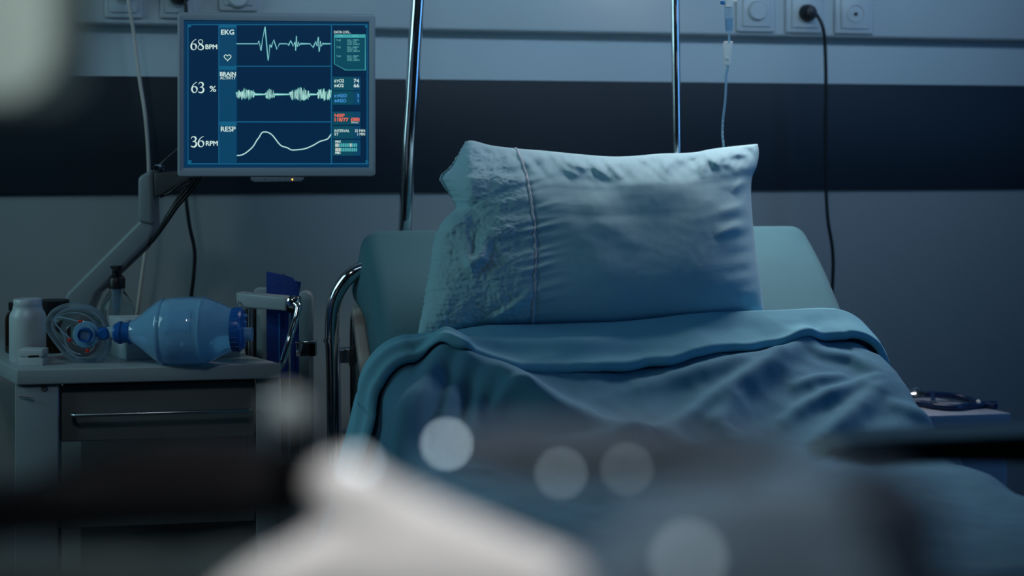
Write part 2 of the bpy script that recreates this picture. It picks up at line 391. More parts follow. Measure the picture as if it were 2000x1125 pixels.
# chrome grab rail arching at the left of the head end
D_ = 2.80
obj('grab_rail', tube([P(780, 508, D_+0.06), P(725, 520, D_+0.02), P(690, 534, D_), P(665, 562, D_), P(651, 600, D_), P(648, 650, D_), P(650, 700, D_), P(652, 800, D_), P(653, 900, D_), P(653, 1055, D_)], 0.0142, 20), M['chrome'], bed)
obj('rail_collar', tube([P(648, 661, D_), P(648, 668, D_)], 0.0165, 20, False), M['chrome'], bed)
obj('rail_clamp', box(*P(676, 693, 2.85), 0.026, 0.03, 0.030, 0, 0.003), M['steel'], bed)
obj('rail_clamp', box(*P(690, 694, 2.86), 0.012, 0.05, 0.036, 0, 0.002), M['armdark'], bed)
obj('rail_bolt', tube([P(655, 684, 2.80), P(672, 684, 2.83)], 0.0045, 12, False), M['chrome'], bed)
obj('rail_bolt', tube([P(655, 842, 2.80), P(674, 842, 2.83)], 0.0045, 12, False), M['chrome'], bed)

# ------------------------------------------------------------------ blanket
RX = 0.045
WB = 0.905
def section(a, outL=0.34, outR=0.10):
    """cross profile: arc coordinate -> (u, drop, normal u, normal z)"""
    q = RX*PI/2
    if a < RX:
        s_ = RX-a
        if s_ < q: an = s_/RX; return (RX-RX*math.sin(an), -(RX-RX*math.cos(an)), -math.sin(an), math.cos(an))
        s_ -= q; L = math.hypot(1, outL); return (-s_*outL/L, -RX-s_/L, -1, 0.15)
    if a > WB-RX:
        s_ = a-(WB-RX)
        if s_ < q: an = s_/RX; return (WB-RX+RX*math.sin(an), -(RX-RX*math.cos(an)), math.sin(an), math.cos(an))
        s_ -= q; L = math.hypot(1, outR); return (WB+s_*outR/L, -RX-s_/L, 1, 0.15)
    return (a, 0, 0, 1)
def S(a, b, h, oL=0.34, oR=0.10):
    u, dz, nu, nzz = section(a, oL, oR)
    z = zbed(b)
    sl = SL*smooth01((VH+0.08-b)/0.16)
    n3 = Vector((eu.x*nu+ev.x*sl*nzz*0.9, eu.y*nu+ev.y*sl*nzz*0.9, nzz)).normalized()
    return B3(u, b, z+dz)+n3*h
def ridge(lst, n=0.02): return [uv_of(x, y, n) for x, y in lst]
RID = [  # (polyline px, height, width, one-sided)
    (ridge([(868, 700), (905, 728), (960, 752), (1020, 785), (1080, 815), (1150, 838), (1230, 862)]), 0.030, 0.030),
    (ridge([(868, 700), (840, 740), (812, 800), (790, 860), (770, 930)]), 0.022, 0.022),
    (ridge([(905, 735), (880, 780), (862, 840), (850, 900)]), 0.012, 0.014),
    (ridge([(940, 765), (925, 810), (905, 870)]), 0.008, 0.012),
    (ridge([(1020, 790), (985, 790), (960, 810)]), 0.008, 0.010),
    (ridge([(1570, 664), (1530, 690), (1490, 722), (1440, 752), (1380, 785), (1330, 820), (1290, 850)]), 0.016, 0.018),
    (ridge([(1500, 690), (1420, 712), (1330, 728), (1250, 745)]), 0.010, 0.016),
    (ridge([(1700, 690), (1735, 740), (1765, 790), (1800, 840)]), 0.012, 0.016),
    (ridge([(1600, 690), (1660, 700), (1705, 735), (1720, 770)]), 0.009, 0.013),
    (ridge([(1690, 745), (1630, 768), (1570, 790), (1530, 815)]), 0.010, 0.012),
    (ridge([(1640, 735), (1590, 742), (1550, 752)]), 0.006, 0.009),
    (ridge([(1700, 770), (1665, 810), (1620, 850), (1600, 880)]), 0.014, 0.018),
    (ridge([(1745, 800), (1790, 822), (1820, 850), (1850, 880)]), 0.008, 0.012),
    (ridge([(1430, 790), (1400, 830), (1420, 860)]), 0.012, 0.02),
    (ridge([(1880, 905), (1840, 925), (1800, 940)]), 0.012, 0.012),
    (ridge([(1880, 905), (1930, 930), (1980, 960)]), 0.010, 0.012),
    (ridge([(1300, 870), (1180, 890), (1060, 880)]), 0.02, 0.03),
]
RID = [(pl, h, w_, min(p[0] for p in pl)-3*w_, max(p[0] for p in pl)+3*w_, min(p[1] for p in pl)-3*w_, max(p[1] for p in pl)+3*w_) for pl, h, w_ in RID]
def blanket_h(a, b):
    h = 0.012
    for pl, hh, w_, a0, a1, b0, b1 in RID:
        if a0 < a < a1 and b0 < b < b1:
            d, t, sd = dseg((a, b), pl); e = d/w_*(1.0 if sd > 0 else 0.75)
            h += 1.55*hh*math.exp(-e*e)*(0.35+0.65*math.sin(PI*min(1, 0.15+t*0.8)))
    h += 0.014*nz(a*4.5, b*5, 1.7)+0.007*nz(a*11, b*9+a*5, 4.2)+0.0015*nz(a*40, b*30, 2.2)+0.010*(0.35-abs(nz(a*5+b*4, b*6-a*3, 7.3)))+0.005*(0.3-abs(nz(a*10-b*6, b*11, 3.3)))
    hang = max(0, -a, a-WB)
    if hang > 0 or a < RX or a > WB-RX:
        hg = smooth01(max(0, hang+RX)/0.25)
        ph = b*34+3*nz(b*3, a*2, 9.1)
        h += hg*(0.016*math.sin(ph)+0.010*math.sin(ph*0.47+1.3))+hg*0.012
    return h
vstart = 0.30
def vtop_bl(a): return interp(VT, a)+0.015
# cuff outline traced as (arc position a, v) pairs
topl = [(812, 651), (950, 628), (1180, 620), (1330, 611), (1430, 603), (1500, 599), (1600, 594), (1655, 601)]
botl = [(905, 717), (1000, 718), (1100, 715), (1200, 709), (1300, 697), (1400, 680), (1500, 666), (1600, 652), (1680, 650)]
VT = sorted([uv_of(x, y, 0.03) for x, y in topl]); VB = sorted([uv_of(x, y, 0.03) for x, y in botl])
VT = [(-0.45, VT[0][1]+0.10), (-0.10, VT[0][1]+0.04)]+VT+[(WB, VT[-1][1]+0.01), (WB+0.45, VT[-1][1]+0.1)]
VB = [(-0.45, VB[0][1]+0.16), (-0.10, VB[0][1]+0.05), (0.03, VB[0][1]-0.022), (0.07, VB[0][1]-0.03)]+VB+[(WB+0.02, VB[-1][1]+0.02), (WB+0.45, VB[-1][1]+0.15)]
def bl_fn(s_, t_):
    a = -0.34+(WB+0.34+0.36)*s_; vt = vtop_bl(a); b = vt+(1.92-vt)*(t_**1.25)
    return S(a, b, blanket_h(a, b))
blk = obj('blanket', grid(bl_fn, 300, 260), M['blanket'], None, ang=180)
tag(blk, 'crumpled blue blanket draped over the bed below the pillow', 'blanket')
sd = blk.modifiers.new('t', 'SOLIDIFY'); sd.thickness = 0.003; sd.offset = 0
def cuff_fn(s_, t_):
    a = -0.36+(WB+0.36+0.38)*s_; vt = interp(VT, a); vb = interp(VB, a)
    vb += 0.006*nz(a*9, 3.1, 0)+0.004*nz(a*25, 1.1, 5)
    b = vt+(vb-vt)*t_
    under = blanket_h(a, vb+0.01)*0.55+0.006
    h = 0.010+0.030*math.sqrt(max(0, min(1, t_*5)))*(1-0.25*t_)+(blanket_h(a, b)-0.014)*0.85*smooth01(t_/0.85)*(1 if 0 < a < WB else 0.3)
    h += (0.008*nz(a*3.2, b*12, 7.7)+0.004*nz(a*9+b*10, b*22, 2.7))*smooth01(t_*4)
    h += 0.010*math.exp(-((t_-0.62-0.25*nz(a*2.5, 1, 1))/0.13)**2)*smooth01((0.62-a)/0.4)    # long soft pleat
    d, t, sd_ = dseg((a, b), CF); h += 0.012*math.exp(-(d/0.012)**2)
    hang = max(0, -a, a-WB)
    hg = smooth01((hang+RX)/0.25) if (a < RX or a > WB-RX) else 0
    h += hg*(0.012+0.012*math.sin(b*40))
    if t_ > 0.93: h -= 0.012*((t_-0.93)/0.07)**2
    return S(a, b, h)
CF = [uv_of(780, 745, 0.04), uv_of(838, 690, 0.04), uv_of(905, 700, 0.04)]
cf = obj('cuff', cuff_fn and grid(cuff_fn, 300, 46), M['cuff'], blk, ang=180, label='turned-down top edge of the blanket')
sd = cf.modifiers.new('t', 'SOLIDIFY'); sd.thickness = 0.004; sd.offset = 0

# ------------------------------------------------------------------ pillow
def resample(pl, n, curve=True):
    pts = catmull([Vector((x, y, 0)) for x, y in pl], 8) if curve else [Vector((x, y, 0)) for x, y in pl]
    L = [0]
    for a, b in zip(pts, pts[1:]): L.append(L[-1]+(b-a).length)
    out = []; j = 0
    for i in range(n+1):
        d = L[-1]*i/n
        while j < len(L)-2 and L[j+1] < d: j += 1
        t = (d-L[j])/max(1e-9, L[j+1]-L[j]); out.append(pts[j].lerp(pts[j+1], t))
    return out
NU, NV = 300, 190
top = resample([(909, 276), (925, 275), (960, 284), (1010, 290), (1060, 294), (1110, 299), (1180, 305), (1230, 305), (1290, 300), (1330, 299), (1360, 297), (1390, 291), (1430, 286), (1480, 281)], NU)
rgt = resample([(1480, 281), (1482, 300), (1478, 325), (1469, 347), (1467, 380), (1470, 430), (1476, 490), (1484, 540), (1490, 590), (1494, 613)], NV)
lft = resample([(909, 276), (895, 300), (878, 326), (858, 346), (868, 368), (884, 390), (889, 408), (868, 428), (852, 455), (844, 485), (840, 520), (832, 560), (826, 600), (818, 640), (815, 664)], NV)
bot = resample([(815, 664), (950, 641), (1180, 633), (1330, 624), (1430, 617), (1494, 613)], NU)
for j_ in range(8, NV): lft[j_].x += 2.2*nz(j_*0.33, 2.0, 0)+1.2*nz(j_*0.8, 5.0, 0)
def coons(i, j):
    s_, t_ = i/NU, j/NV
    return (top[i]*(1-t_)+bot[i]*t_+lft[j]*(1-s_)+rgt[j]*s_
            - (top[0]*(1-s_)*(1-t_)+top[-1]*s_*(1-t_)+bot[0]*(1-s_)*t_+bot[-1]*s_*t_))
SEAM = [(1008, 289), (1020, 318), (1030, 352), (1038, 395), (1044, 440), (1046, 500), (1045, 555), (1042, 600), (1040, 660), (1040, 700)]
def seamx(y):
    return interp([(b, a) for a, b in SEAM], y)
PR = [([(1085, 303), (1120, 322), (1160, 328), (1215, 357)], 0.007, 8), ([(1180, 308), (1205, 335), (1218, 350)], 0.006, 7),
      ([(1100, 328), (1135, 345)], 0.005, 6), ([(1292, 303), (1300, 330), (1292, 352)], 0.005, 9), ([(1370, 300), (1400, 318), (1440, 322)], 0.006, 9),
      ([(1375, 298), (1368, 325), (1374, 350)], 0.005, 8), ([(1400, 310), (1440, 302), (1476, 300)], 0.005, 7),
      ([(1467, 400), (1440, 405), (1400, 415)], 0.004, 9), ([(1468, 438), (1430, 445), (1395, 465)], 0.006, 11), ([(1466, 350), (1448, 358), (1430, 380)], 0.006, 9),
      ([(1090, 420), (1160, 470), (1190, 560)], 0.004, 26), ([(1150, 380), (1170, 430), (1260, 480)], 0.004, 22),
      ([(905, 440), (908, 470), (916, 512), (938, 500), (955, 462), (985, 445)], 0.012, 12), ([(918, 500), (925, 520), (955, 480)], 0.006, 8),
      ([(850, 470), (880, 440), (905, 432), (918, 446)], 0.007, 9), ([(1038, 570), (1000, 600), (950, 630)], 0.007, 7), ([(909, 280), (922, 330), (920, 380), (905, 430)], 0.015, 20),
      ([(862, 348), (890, 372), (905, 400)], 0.006, 10), ([(880, 560), (868, 590), (850, 600)], 0.004, 9)]
PR = [(pl, h, w_, min(p[0] for p in pl)-3*w_, max(p[0] for p in pl)+3*w_, min(p[1] for p in pl)-3*w_, max(p[1] for p in pl)+3*w_) for pl, h, w_ in PR]
def plane_D(px, py, n):
    d = dirpx(px, py); A = d.x*ev.x+d.y*ev.y; Bc = O.x*ev.x+O.y*ev.y
    den = d.z+SL*A; D = (ZH+n+SL*Bc)/den if den < -1e-6 or den > 1e-6 else 9
    if D < 0: return 9
    if ((Vector((d.x*D, d.y*D))-O).dot(ev)) < 0.0: return 9
    return D
def pil_mid(p, t_):
    X = (p.x-1000)/F*2.7
    yb = interp([(815, 664), (950, 641), (1180, 633), (1330, 624), (1430, 617), (1494, 613)], p.x)
    return (2.785+X*TW)*(1-t_)+plane_D(p.x, yb, 0.02)*t_
def edge_prof(x, w_):   # 0 at the border, 1 inside
    x = min(x, w_)/w_; return max(0, 1-(1-x)**3)**0.6
def softmin(a, b, k):
    if b > a+k*4: return a
    h = max(0, min(1, 0.5+0.5*(b-a)/k)); return b*(1-h)+a*h-k*h*(1-h)
def pil_front(i, j):
    p = coons(i, j); s_, t_ = i/NU, j/NV
    b = edge_prof(s_, 0.30)*edge_prof(1-s_, 0.30)*edge_prof(t_, 0.50)*edge_prof(1-t_, 0.40)
    th = 0.09*b
    x, y = p.x, p.y; sx = seamx(y); w_ = 0.0
    e = min(1, min(s_, 1-s_, t_, 1-t_)*22)
    for pl, hh, wd, a0, a1, b0, b1 in PR:
        if a0 < x < a1 and b0 < y < b1:
            d, tt, sd_ = dseg((x, y), pl); w_ += 1.25*hh*math.exp(-(d/wd*(1.0 if sd_ > 0 else 0.7))**2)*math.sin(PI*max(0.0, min(1.0, tt*0.92+0.04)))
    # gathers below the top edge: folds run away from the edge
    fade = math.exp(-t_*t_/0.012)
    w_ += fade*(0.013*nz(x*0.022+t_*9, t_*5, 1.1)+0.009*nz(x*0.055-t_*14, t_*8, 8.1)+0.004*nz(x*0.11+t_*10, t_*16, 2.1))+0.008*nz(x*0.012, t_*6, 6.6)*math.exp(-((t_-0.2)/0.15)**2)
    # right-hand gathers
    fr = math.exp(-((1-s_)/0.10)**2); w_ += fr*0.006*nz(y*0.045+s_*5, s_*6, 3.3)
    # puckers at both sides of the stitched seam
    ds = (x-sx); fs = math.exp(-(ds/(42 if ds > 0 else 60))**2)*(1 if abs(ds) > 3 else 0.5)
    w_ += fs*0.0055*nz(y*0.085+ds*0.02, ds*0.012, 5.5)
    w_ -= 0.003*math.exp(-(ds/7)**2)
    if x < sx:
        k = smooth01((sx-x)/50)
        w_ += k*(0.006*nz(x*0.022, y*0.026, 2.0)+0.0032*nz(x*0.06, y*0.09, 6.0)+0.0022*nz(x*0.15, y*0.22, 4.0))
        d = math.hypot(x-925, (y-455)/1.3); w_ -= 0.016*math.exp(-(d/30)**2)
        fl = math.exp(-(s_/0.05)**2); w_ += fl*0.003*nz(y*0.2, x*0.03, 7)
    else:
        w_ += 0.005*nz(x*0.006, y*0.009, 3.0)+0.0016*nz(x*0.014+y*0.01, y*0.016-x*0.006, 9.0)+0.0004*nz(x*0.06, y*0.06, 1.0)
    # left of the corner crease the open end of the case turns away from the viewer
    if x < 925 and y < 430: th -= 0.030*smooth01((925-x)/60)*smooth01((430-y)/60)
    D = pil_mid(p, t_)-th-w_*e
    D = softmin(D, plane_D(p.x, p.y, 0.010), 0.004)
    return P(p.x, p.y, D)
def pil_back(i, j):
    p = coons(i, j); s_, t_ = i/NU, j/NV
    b = edge_prof(s_, 0.32)*edge_prof(1-s_, 0.32)*edge_prof(t_, 0.45)*edge_prof(1-t_, 0.4)
    D0 = softmin(pil_mid(p, t_), plane_D(p.x, p.y, 0.010), 0.004); q = P(p.x, p.y, D0)
    D1 = min(D0+0.06*b, plane_D(p.x, p.y, 0.006)); q = P(p.x, p.y, max(D1, D0-0.0)); return q
bm = BM()
Fv = [[bm.verts.new(pil_front(i, j)) for j in range(NV+1)] for i in range(NU+1)]
st = 5
Bv = {}
for i in range(NU+1):
    for j in range(NV+1):
        if i in (0, NU) or j in (0, NV): Bv[i, j] = Fv[i][j]
        else: Bv[i, j] = bm.verts.new(pil_back(i, j))
for i in range(NU):
    for j in range(NV):
        bm.faces.new((Fv[i][j], Fv[i+1][j], Fv[i+1][j+1], Fv[i][j+1]))
        bm.faces.new((Bv[i, j], Bv[i, j+1], Bv[i+1, j+1], Bv[i+1, j]))
pb = P(1160, 700, 2.66)
pil = obj('pillow', bm, M['pillow'], None, ang=180)
tag(pil, 'plump pale blue pillow propped upright against the raised backrest', 'pillow')
def front_at(x, y):
    best = None
    for i in range(40, 120):
        for j in range(0, NV+1, 2):
            p = coons(i, j); d = abs(p.x-x)+abs(p.y-y)
            if best is None or d < best[0]: best = (d, i, j)
    return pil_front(best[1], best[2])
seam_pts = []
for k in range(0, 60):
    y = 289+(680-289)*k/59; seam_pts.append((seamx(y), y))
sp = []
for x, y in seam_pts:
    q = front_at(x, y); sp.append(q+Vector((0, -0.0002, 0)))
obj('seam', tube(sp, lambda t: 0.0024+0.0003*math.sin(t*300), 8, True, 4), M['flap'], pil, label='pale stitched seam')

# ------------------------------------------------------------------ IV poles and drip
pl_ = thing('iv_pole', 'thick bent chrome pole rising between monitor and pillow', 'pole', (P(792, 460, 3.0).x, 3.0, 0))
obj('pole', tube([P(780, 1390, 3.04), P(783, 700, 3.03), P(788, 500, 3.01), P(792, 440, 3.0), P(796, 340, 3.0), P(799, 270, 3.0), P(804, 200, 3.0), P(811, 80, 3.0), P(817, -10, 3.0), P(822, -120, 3.0)], 0.0148, 24), M['chrome'], pl_)
obj('foot', lathe(P(780, 1390, 3.04).xyz*Vector((1, 1, 0)), (0, 0, 1), [(0.0, 0.10), (0.015, 0.10), (0.03, 0.03), (0.06, 0.018)], 30) if False else lathe((P(780, 1390, 3.04).x, 3.04, 0.0), (0, 0, 1), [(0.0, 0.10), (0.015, 0.10), (0.03, 0.03), (0.08, 0.018)], 30), M['steel'], pl_)
pl_ = thing('iv_pole', 'thin chrome pole behind the right half of the pillow', 'pole', (P(1322, 300, 3.1).x, 3.1, 0))
obj('pole', tube([(P(1322, 300, 3.1).x, 3.1, 0.02), P(1322, 300, 3.1), P(1319, 60, 3.1), P(1317, -160, 3.1)], 0.0098, 20, False), M['chrome'], pl_)
obj('hook_arm', tube([P(1317, -150, 3.1), P(1317, -166, 3.1), P(1340, -172, 3.08), P(1400, -160, 3.0), P(1421, -150, 2.96), P(1423, -146, 2.96)], 0.004, 12), M['chrome'], pl_)
obj('foot', lathe((P(1322, 300, 3.1).x, 3.1, 0.0), (0, 0, 1), [(0.0, 0.12), (0.015, 0.12), (0.03, 0.03), (0.08, 0.012)], 30), M['steel'], pl_)
DV = 2.92
dr = thing('infusion_line', 'clear infusion line with drip chamber hanging above pillow corner', 'infusion line', P(1423, 60, DV))
mm = DV/F
def vpos(x, y): return P(x, y, DV)
def vl(x0, y0, x1, y1, prof, seg=28):
    a = vpos(x0, y0); b = vpos(x1, y1); L = (b-a).length
    return lathe(a, b-a, [(t*L, r_*mm) for t, r_ in prof], seg)
obj('upper_tube', tube([vpos(1423, -148), vpos(1423, -80), vpos(1422, -22)], 0.0022, 10), M['tube'], dr)
obj('spike_collar', vl(1422, -24, 1423, 14, [(0, 0), (0, 6), (.3, 7), (.5, 11), (.7, 11), (.85, 9.5), (1, 9.0), (1, 0)]), M['cream'], dr)
obj('blue_vent', lathe(vpos(1413, 6)+Vector((0, -0.004, 0)), (-1, -0.8, 0.1), [(0, 0.0), (0, 0.0038), (0.006, 0.0042), (0.0075, 0.003), (0.0075, 0)]), M['bluecap'], dr)
obj('collar_tab', lathe(vpos(1430, 2), (1, -0.2, 0.0), [(0, 0.0), (0, 0.003), (0.009, 0.0035), (0.01, 0.0)]), M['cream'], dr)
ch = obj('drip_chamber', vl(1423, 12, 1424, 66, [(0, 0), (0, 8.6), (0.75, 7.8), (0.9, 7.0), (0.97, 3), (1, 2.2), (1, 0)]), M['clearsoft'], dr)
obj('fluid', vl(1423.5, 36, 1424, 60, [(0, 0), (0, 7.0), (0.75, 6.4), (1, 5.2), (1, 0)]), M['tube'], ch)
obj('drop_tube', vl(1423, 12, 1423, 24, [(0, 0), (0, 2.5), (1, 2), (1, 0)]), M['cream'], ch)
obj('short_tube', tube([vpos(1424, 64), vpos(1424, 84)], 0.0022, 10, False), M['tube'], dr)
clp = obj('roller_clamp', prism([vpos(1414.5, 81), vpos(1432, 81), vpos(1429.5, 92), vpos(1427.5, 122), vpos(1424, 128), vpos(1416, 127), vpos(1414, 122)], (0, 0.012, 0), 0.0012), M['cream'], dr)
obj('roller', lathe(vpos(1418, 114)+Vector((0, -0.002, 0)), (1, 0, 0), [(0, 0), (0, 0.0035), (0.005, 0.0035), (0.005, 0)], 20), M['cream'], clp)
ln = [vpos(1422, 127), vpos(1420, 140), vpos(1418, 150), vpos(1418, 165), vpos(1416, 200), vpos(1412, 235), vpos(1411, 262), vpos(1413, 285), P(1416, 330, 2.90), P(1430, 400, 2.88), P(1450, 452, 2.87)]
obj('long_tube', tube(ln, 0.0024, 12), M['tube'], dr)
for i, (x, y) in enumerate([(1412, 236), (1411.5, 246), (1412, 258), (1411.5, 266), (1413, 276)]):
    obj('bubble', lathe(vpos(x, y)+Vector((0, -0.0022, 0.001)), (0, 0, -1), [(0, 0), (0.0005, 0.0009), (0.001, 0.0012), (0.0018, 0.0009), (0.0022, 0)], 10), M['cream'], dr)

# ------------------------------------------------------------------ monitor
MR = math.radians(6.0); MD = 2.76
mc = P(540, 184, MD)
ex = Vector((math.cos(MR), math.sin(MR), 0)); ny = Vector((math.sin(MR), -math.cos(MR), 0)); ez = Vector((0, 0, 1))
def MP(px, py, off=0.0):
    """point on the screen plane (plus off toward the viewer) on the ray through a pixel"""
    d = dirpx(px, py); c = mc+ny*off-Vector((0, 0, HC)); t = c.dot(ny)/d.dot(ny)
    q = d*t; return Vector((0, 0, HC))+q
def ML(px, py): q = MP(px, py)-mc; return q.dot(ex), q.z
def MW(x, z, off): return mc+ex*x+ez*z+ny*off
mon = thing('patient_monitor', 'grey patient monitor on an arm showing teal heartbeat traces', 'monitor', mc)
x0, z1 = ML(347, 24); x1, z0 = ML(733, 344.5)
def rrect(x0, x1, z0, z1, r, off, n=6):
    out = []
    for cx, cz, a0 in ((x1-r, z1-r, 0), (x0+r, z1-r, PI/2), (x0+r, z0+r, PI), (x1-r, z0+r, 1.5*PI)):
        for k in range(n+1):
            a = a0+PI/2*k/n; out.append(MW(cx+r*math.cos(a), cz+r*math.sin(a), off))
    return out
def loft(rings, cap0=True, cap1=True):
    bm = BM(); R = [[bm.verts.new(p) for p in r] for r in rings]; n = len(R[0])
    for A, Bq in zip(R, R[1:]):
        for k in range(n): bm.faces.new((A[k], A[(k+1) % n], Bq[(k+1) % n], Bq[k]))
    if cap0: bm.faces.new(R[0][::-1])
    if cap1: bm.faces.new(R[-1])
    return bm
sx0, sz1 = ML(360, 40.5); sx1, sz0 = ML(720.5, 327)
obj('casing', loft([rrect(x0+.05, x1-.05, z0+.05, z1-.05, .02, -.065), rrect(x0+.03, x1-.03, z0+.03, z1-.03, .02, -.058), rrect(x0+.004, x1-.004, z0+.004, z1-.004, .008, -.03), rrect(x0, x1, z0, z1, .007, -.024),
                    rrect(x0, x1, z0, z1, .007, 0.003), rrect(x0+.0015, x1-.0015, z0+.0015, z1-.0015, .006, 0.0065), rrect(x0+.004, x1-.004, z0+.004, z1-.004, .005, 0.0075),
                    rrect(sx0-.0012, sx1+.0012, sz0-.0012, sz1+.0012, .0015, 0.005), rrect(sx0, sx1, sz0, sz1, .001, 0.0)], True, False), M['casing'], mon, ang=35)
def emat(name, rgb, s=1.0):
    m = bpy.data.materials.new(name); m.use_nodes = True; nt = m.node_tree
    b = nt.nodes['Principled BSDF']; b.inputs['Base Color'].default_value = (0.005, 0.005, 0.006, 1); b.inputs['Roughness'].default_value = 0.35
    b.inputs['Specular IOR Level'].default_value = 0.2
    b.inputs['Emission Color'].default_value = (*lin(rgb), 1); b.inputs['Emission Strength'].default_value = s
    return m
E = {'bg': emat('screen_navy', (5, 38, 68)), 'edge': emat('screen_edge', (6, 50, 84)), 'line': emat('screen_line', (22, 92, 130)), 'col': emat('screen_column', (12, 66, 100)), 'colhi': emat('screen_column_bright', (18, 92, 128)),
     'dark': emat('screen_dark', (4, 30, 56)), 'white': emat('screen_white', (205, 232, 225)), 'trace': emat('screen_trace', (150, 215, 215)), 'glow': emat('screen_glow', (60, 170, 165)), 'glow2': emat('screen_soft_glow', (20, 96, 116)),
     'teal': emat('screen_teal', (12, 72, 92)), 'teal2': emat('screen_teal_bright', (60, 160, 165)), 'tealtxt': emat('screen_teal_text', (110, 190, 190)), 'blue': emat('screen_blue', (70, 150, 225)), 'red': emat('screen_red', (240, 110, 85)),
     'bar': emat('screen_bar', (80, 175, 180)), 'barw': emat('screen_bar_white', (205, 215, 205))}
# vertical brightening of the lit picture, a property of what the screen displays
def quad(px0, py0, px1, py1, off): return prism([MP(px0, py0, off), MP(px1, py0, off), MP(px1, py1, off), MP(px0, py1, off)], ny*0.0002)
scr = obj('screen', loft([rrect(sx0, sx1, sz0, sz1, .001, -.002), rrect(sx0, sx1, sz0, sz1, .001, 0.0004)]), E['edge'], mon, smooth=False, label='lit teal screen')
def sq(name, e, *rects, off=0.0008):
    for r in rects: obj(name, quad(*r, off), E[e], scr, smooth=False)
sq('plot_background', 'bg', (368, 49, 427, 319), (463, 50, 646, 128), (463, 131, 646, 236), (463, 240, 646, 318), (649, 50, 716, 318), off=0.0006)
sq('border_line', 'line', (366.5, 47.5, 717.5, 49), (366.5, 319, 717.5, 321), (366.5, 48, 368, 320), (716.2, 48, 717.6, 320), (426.5, 49, 428.2, 320), (646.2, 49, 648.6, 320), (428, 128.6, 647, 130.2), (428, 237, 647, 239))
sq('corner_mark', 'colhi', (366.5, 47.5, 373, 53), (366.5, 313, 374, 321), (713, 47.5, 718, 54), (714, 313, 719, 321), off=0.0010)
sq('label_column', 'col', (428.5, 54, 462, 128), (428.5, 135, 462, 236), (428.5, 243, 462, 318))
sq('label_column_header', 'colhi', (428.5, 49, 462, 54), (428.5, 130.4, 462, 136), (428.5, 239, 462, 246), off=0.0010)
def line_mesh(pts, wpx, off, wf=None):
    """ribbon of constant width following pixel points on the screen"""
    bm = BM(); prev = None; n = len(pts)
    for i, (x, y) in enumerate(pts):
        a = Vector(pts[max(0, i-1)]); b = Vector(pts[min(n-1, i+1)]); d = (b-a); d = d.normalized() if d.length else Vector((1, 0))
        nx, nyy = -d.y, d.x; k = 1.0
        if 0 < i < n-1:
            d1 = (Vector(pts[i])-Vector(pts[i-1])).normalized(); c = abs(d1.dot(Vector((nx, nyy)).orthogonal().normalized())) if False else max(0.35, abs(Vector((-d1.y, d1.x)).dot(Vector((nx, nyy)))))
            k = 1/c
        h = (wf(i/(n-1)) if wf else wpx)/2*min(k, 1.8)
        va = bm.verts.new(MP(x+nx*h, y+nyy*h, off)); vb = bm.verts.new(MP(x-nx*h, y-nyy*h, off))
        if prev: bm.faces.new((prev[0], va, vb, prev[1]))
        prev = (va, vb)
    return bm
def Z1(pts): return [(340+x*0.32, 10+y*0.32) for x, y in pts]
ekg = Z1([(380, 236), (512, 236), (516, 218), (530, 278), (555, 132), (574, 338), (585, 240), (592, 258), (608, 212), (628, 270), (643, 236), (690, 236), (698, 246), (712, 218), (728, 250), (737, 225), (742, 278), (747, 188), (753, 255), (760, 224), (765, 246), (770, 236),
          (830, 236), (848, 258), (866, 222), (872, 250), (880, 195), (886, 285), (894, 220), (900, 252), (906, 236), (957, 236)])
rsp = [(p.x, p.y) for p in catmull([(x, y, 0) for x, y in Z1([(383, 918), (410, 915), (440, 900), (480, 865), (505, 825), (520, 805), (535, 780), (555, 774), (580, 780), (605, 800), (650, 855), (690, 870), (715, 883), (750, 883), (800, 876), (850, 855), (890, 832), (930, 820), (945, 808), (958, 788)])], 6)]
rb = random.Random(3); br = []
def burst(x0, x1, amp):
    n = int((x1-x0)/4.4)
    for i in range(n+1):
        e = 0.45+0.5*math.sin(PI*(0.1+0.8*i/n))
        br.append((x0+(x1-x0)*i/n, 545+(1 if i % 2 else -1)*amp*e*rb.uniform(0.55, 1.15)))
burst(380, 490, 32); br += [(494, 545), (556, 545)]; burst(558, 610, 30); br += [(613, 545), (704, 545)]; burst(706, 825, 38); br += [(828, 545), (874, 545)]; burst(876, 958, 36)
br = Z1(br)
for nm, pts, w_, e in (('heart_trace', ekg, 1.15, 'trace'), ('brain_trace', br, 1.0, 'white'), ('breathing_trace', rsp, 1.7, 'white')):
    obj(nm, merge(line_mesh(pts, w_, 0.0016)), E[e], scr, smooth=False)
    obj(nm+'_glow', merge(line_mesh(pts, w_+2.0, 0.0013)), E['glow2' if nm != 'brain_trace' else 'glow'], scr, smooth=False)
def text_bm(s, px0, px1, py0, py1, off=0.0018, bold=0.0, slack=None):
    cu = bpy.data.curves.new('t', 'FONT'); cu.body = s; cu.size = 1; cu.offset = bold; cu.resolution_u = 3
    o = bpy.data.objects.new('t', cu); COL.objects.link(o); bpy.context.view_layer.update()
    me = o.to_mesh(); bm = BM(); bm.from_mesh(me); o.to_mesh_clear(); bpy.data.objects.remove(o); bpy.data.curves.remove(cu)
    xs = [v.co.x for v in bm.verts]; ys = [v.co.y for v in bm.verts]
    ax, bx_, ay, by = min(xs), max(xs), min(ys), max(ys)
    for v in bm.verts:
        v.co = MP(px0+(v.co.x-ax)/(bx_-ax)*(px1-px0), py1+(v.co.y-ay)/(by-ay)*(py0-py1), off)
    return bm
def txt(name, e, *items, **k):
    for it in items:
        b_ = it[6]*10; sh = [(0, 0)]+([(-b_, 0), (b_, 0), (0, -b_*0.6), (0, b_*0.6)] if b_ > 0 else [])
        obj(name, merge(*[text_bm(it[0], it[1]+x_, it[2]+x_, it[3]+y_, it[4]+y_, it[5]) for x_, y_ in sh]), E[e], scr, smooth=False)
B_ = 0.03
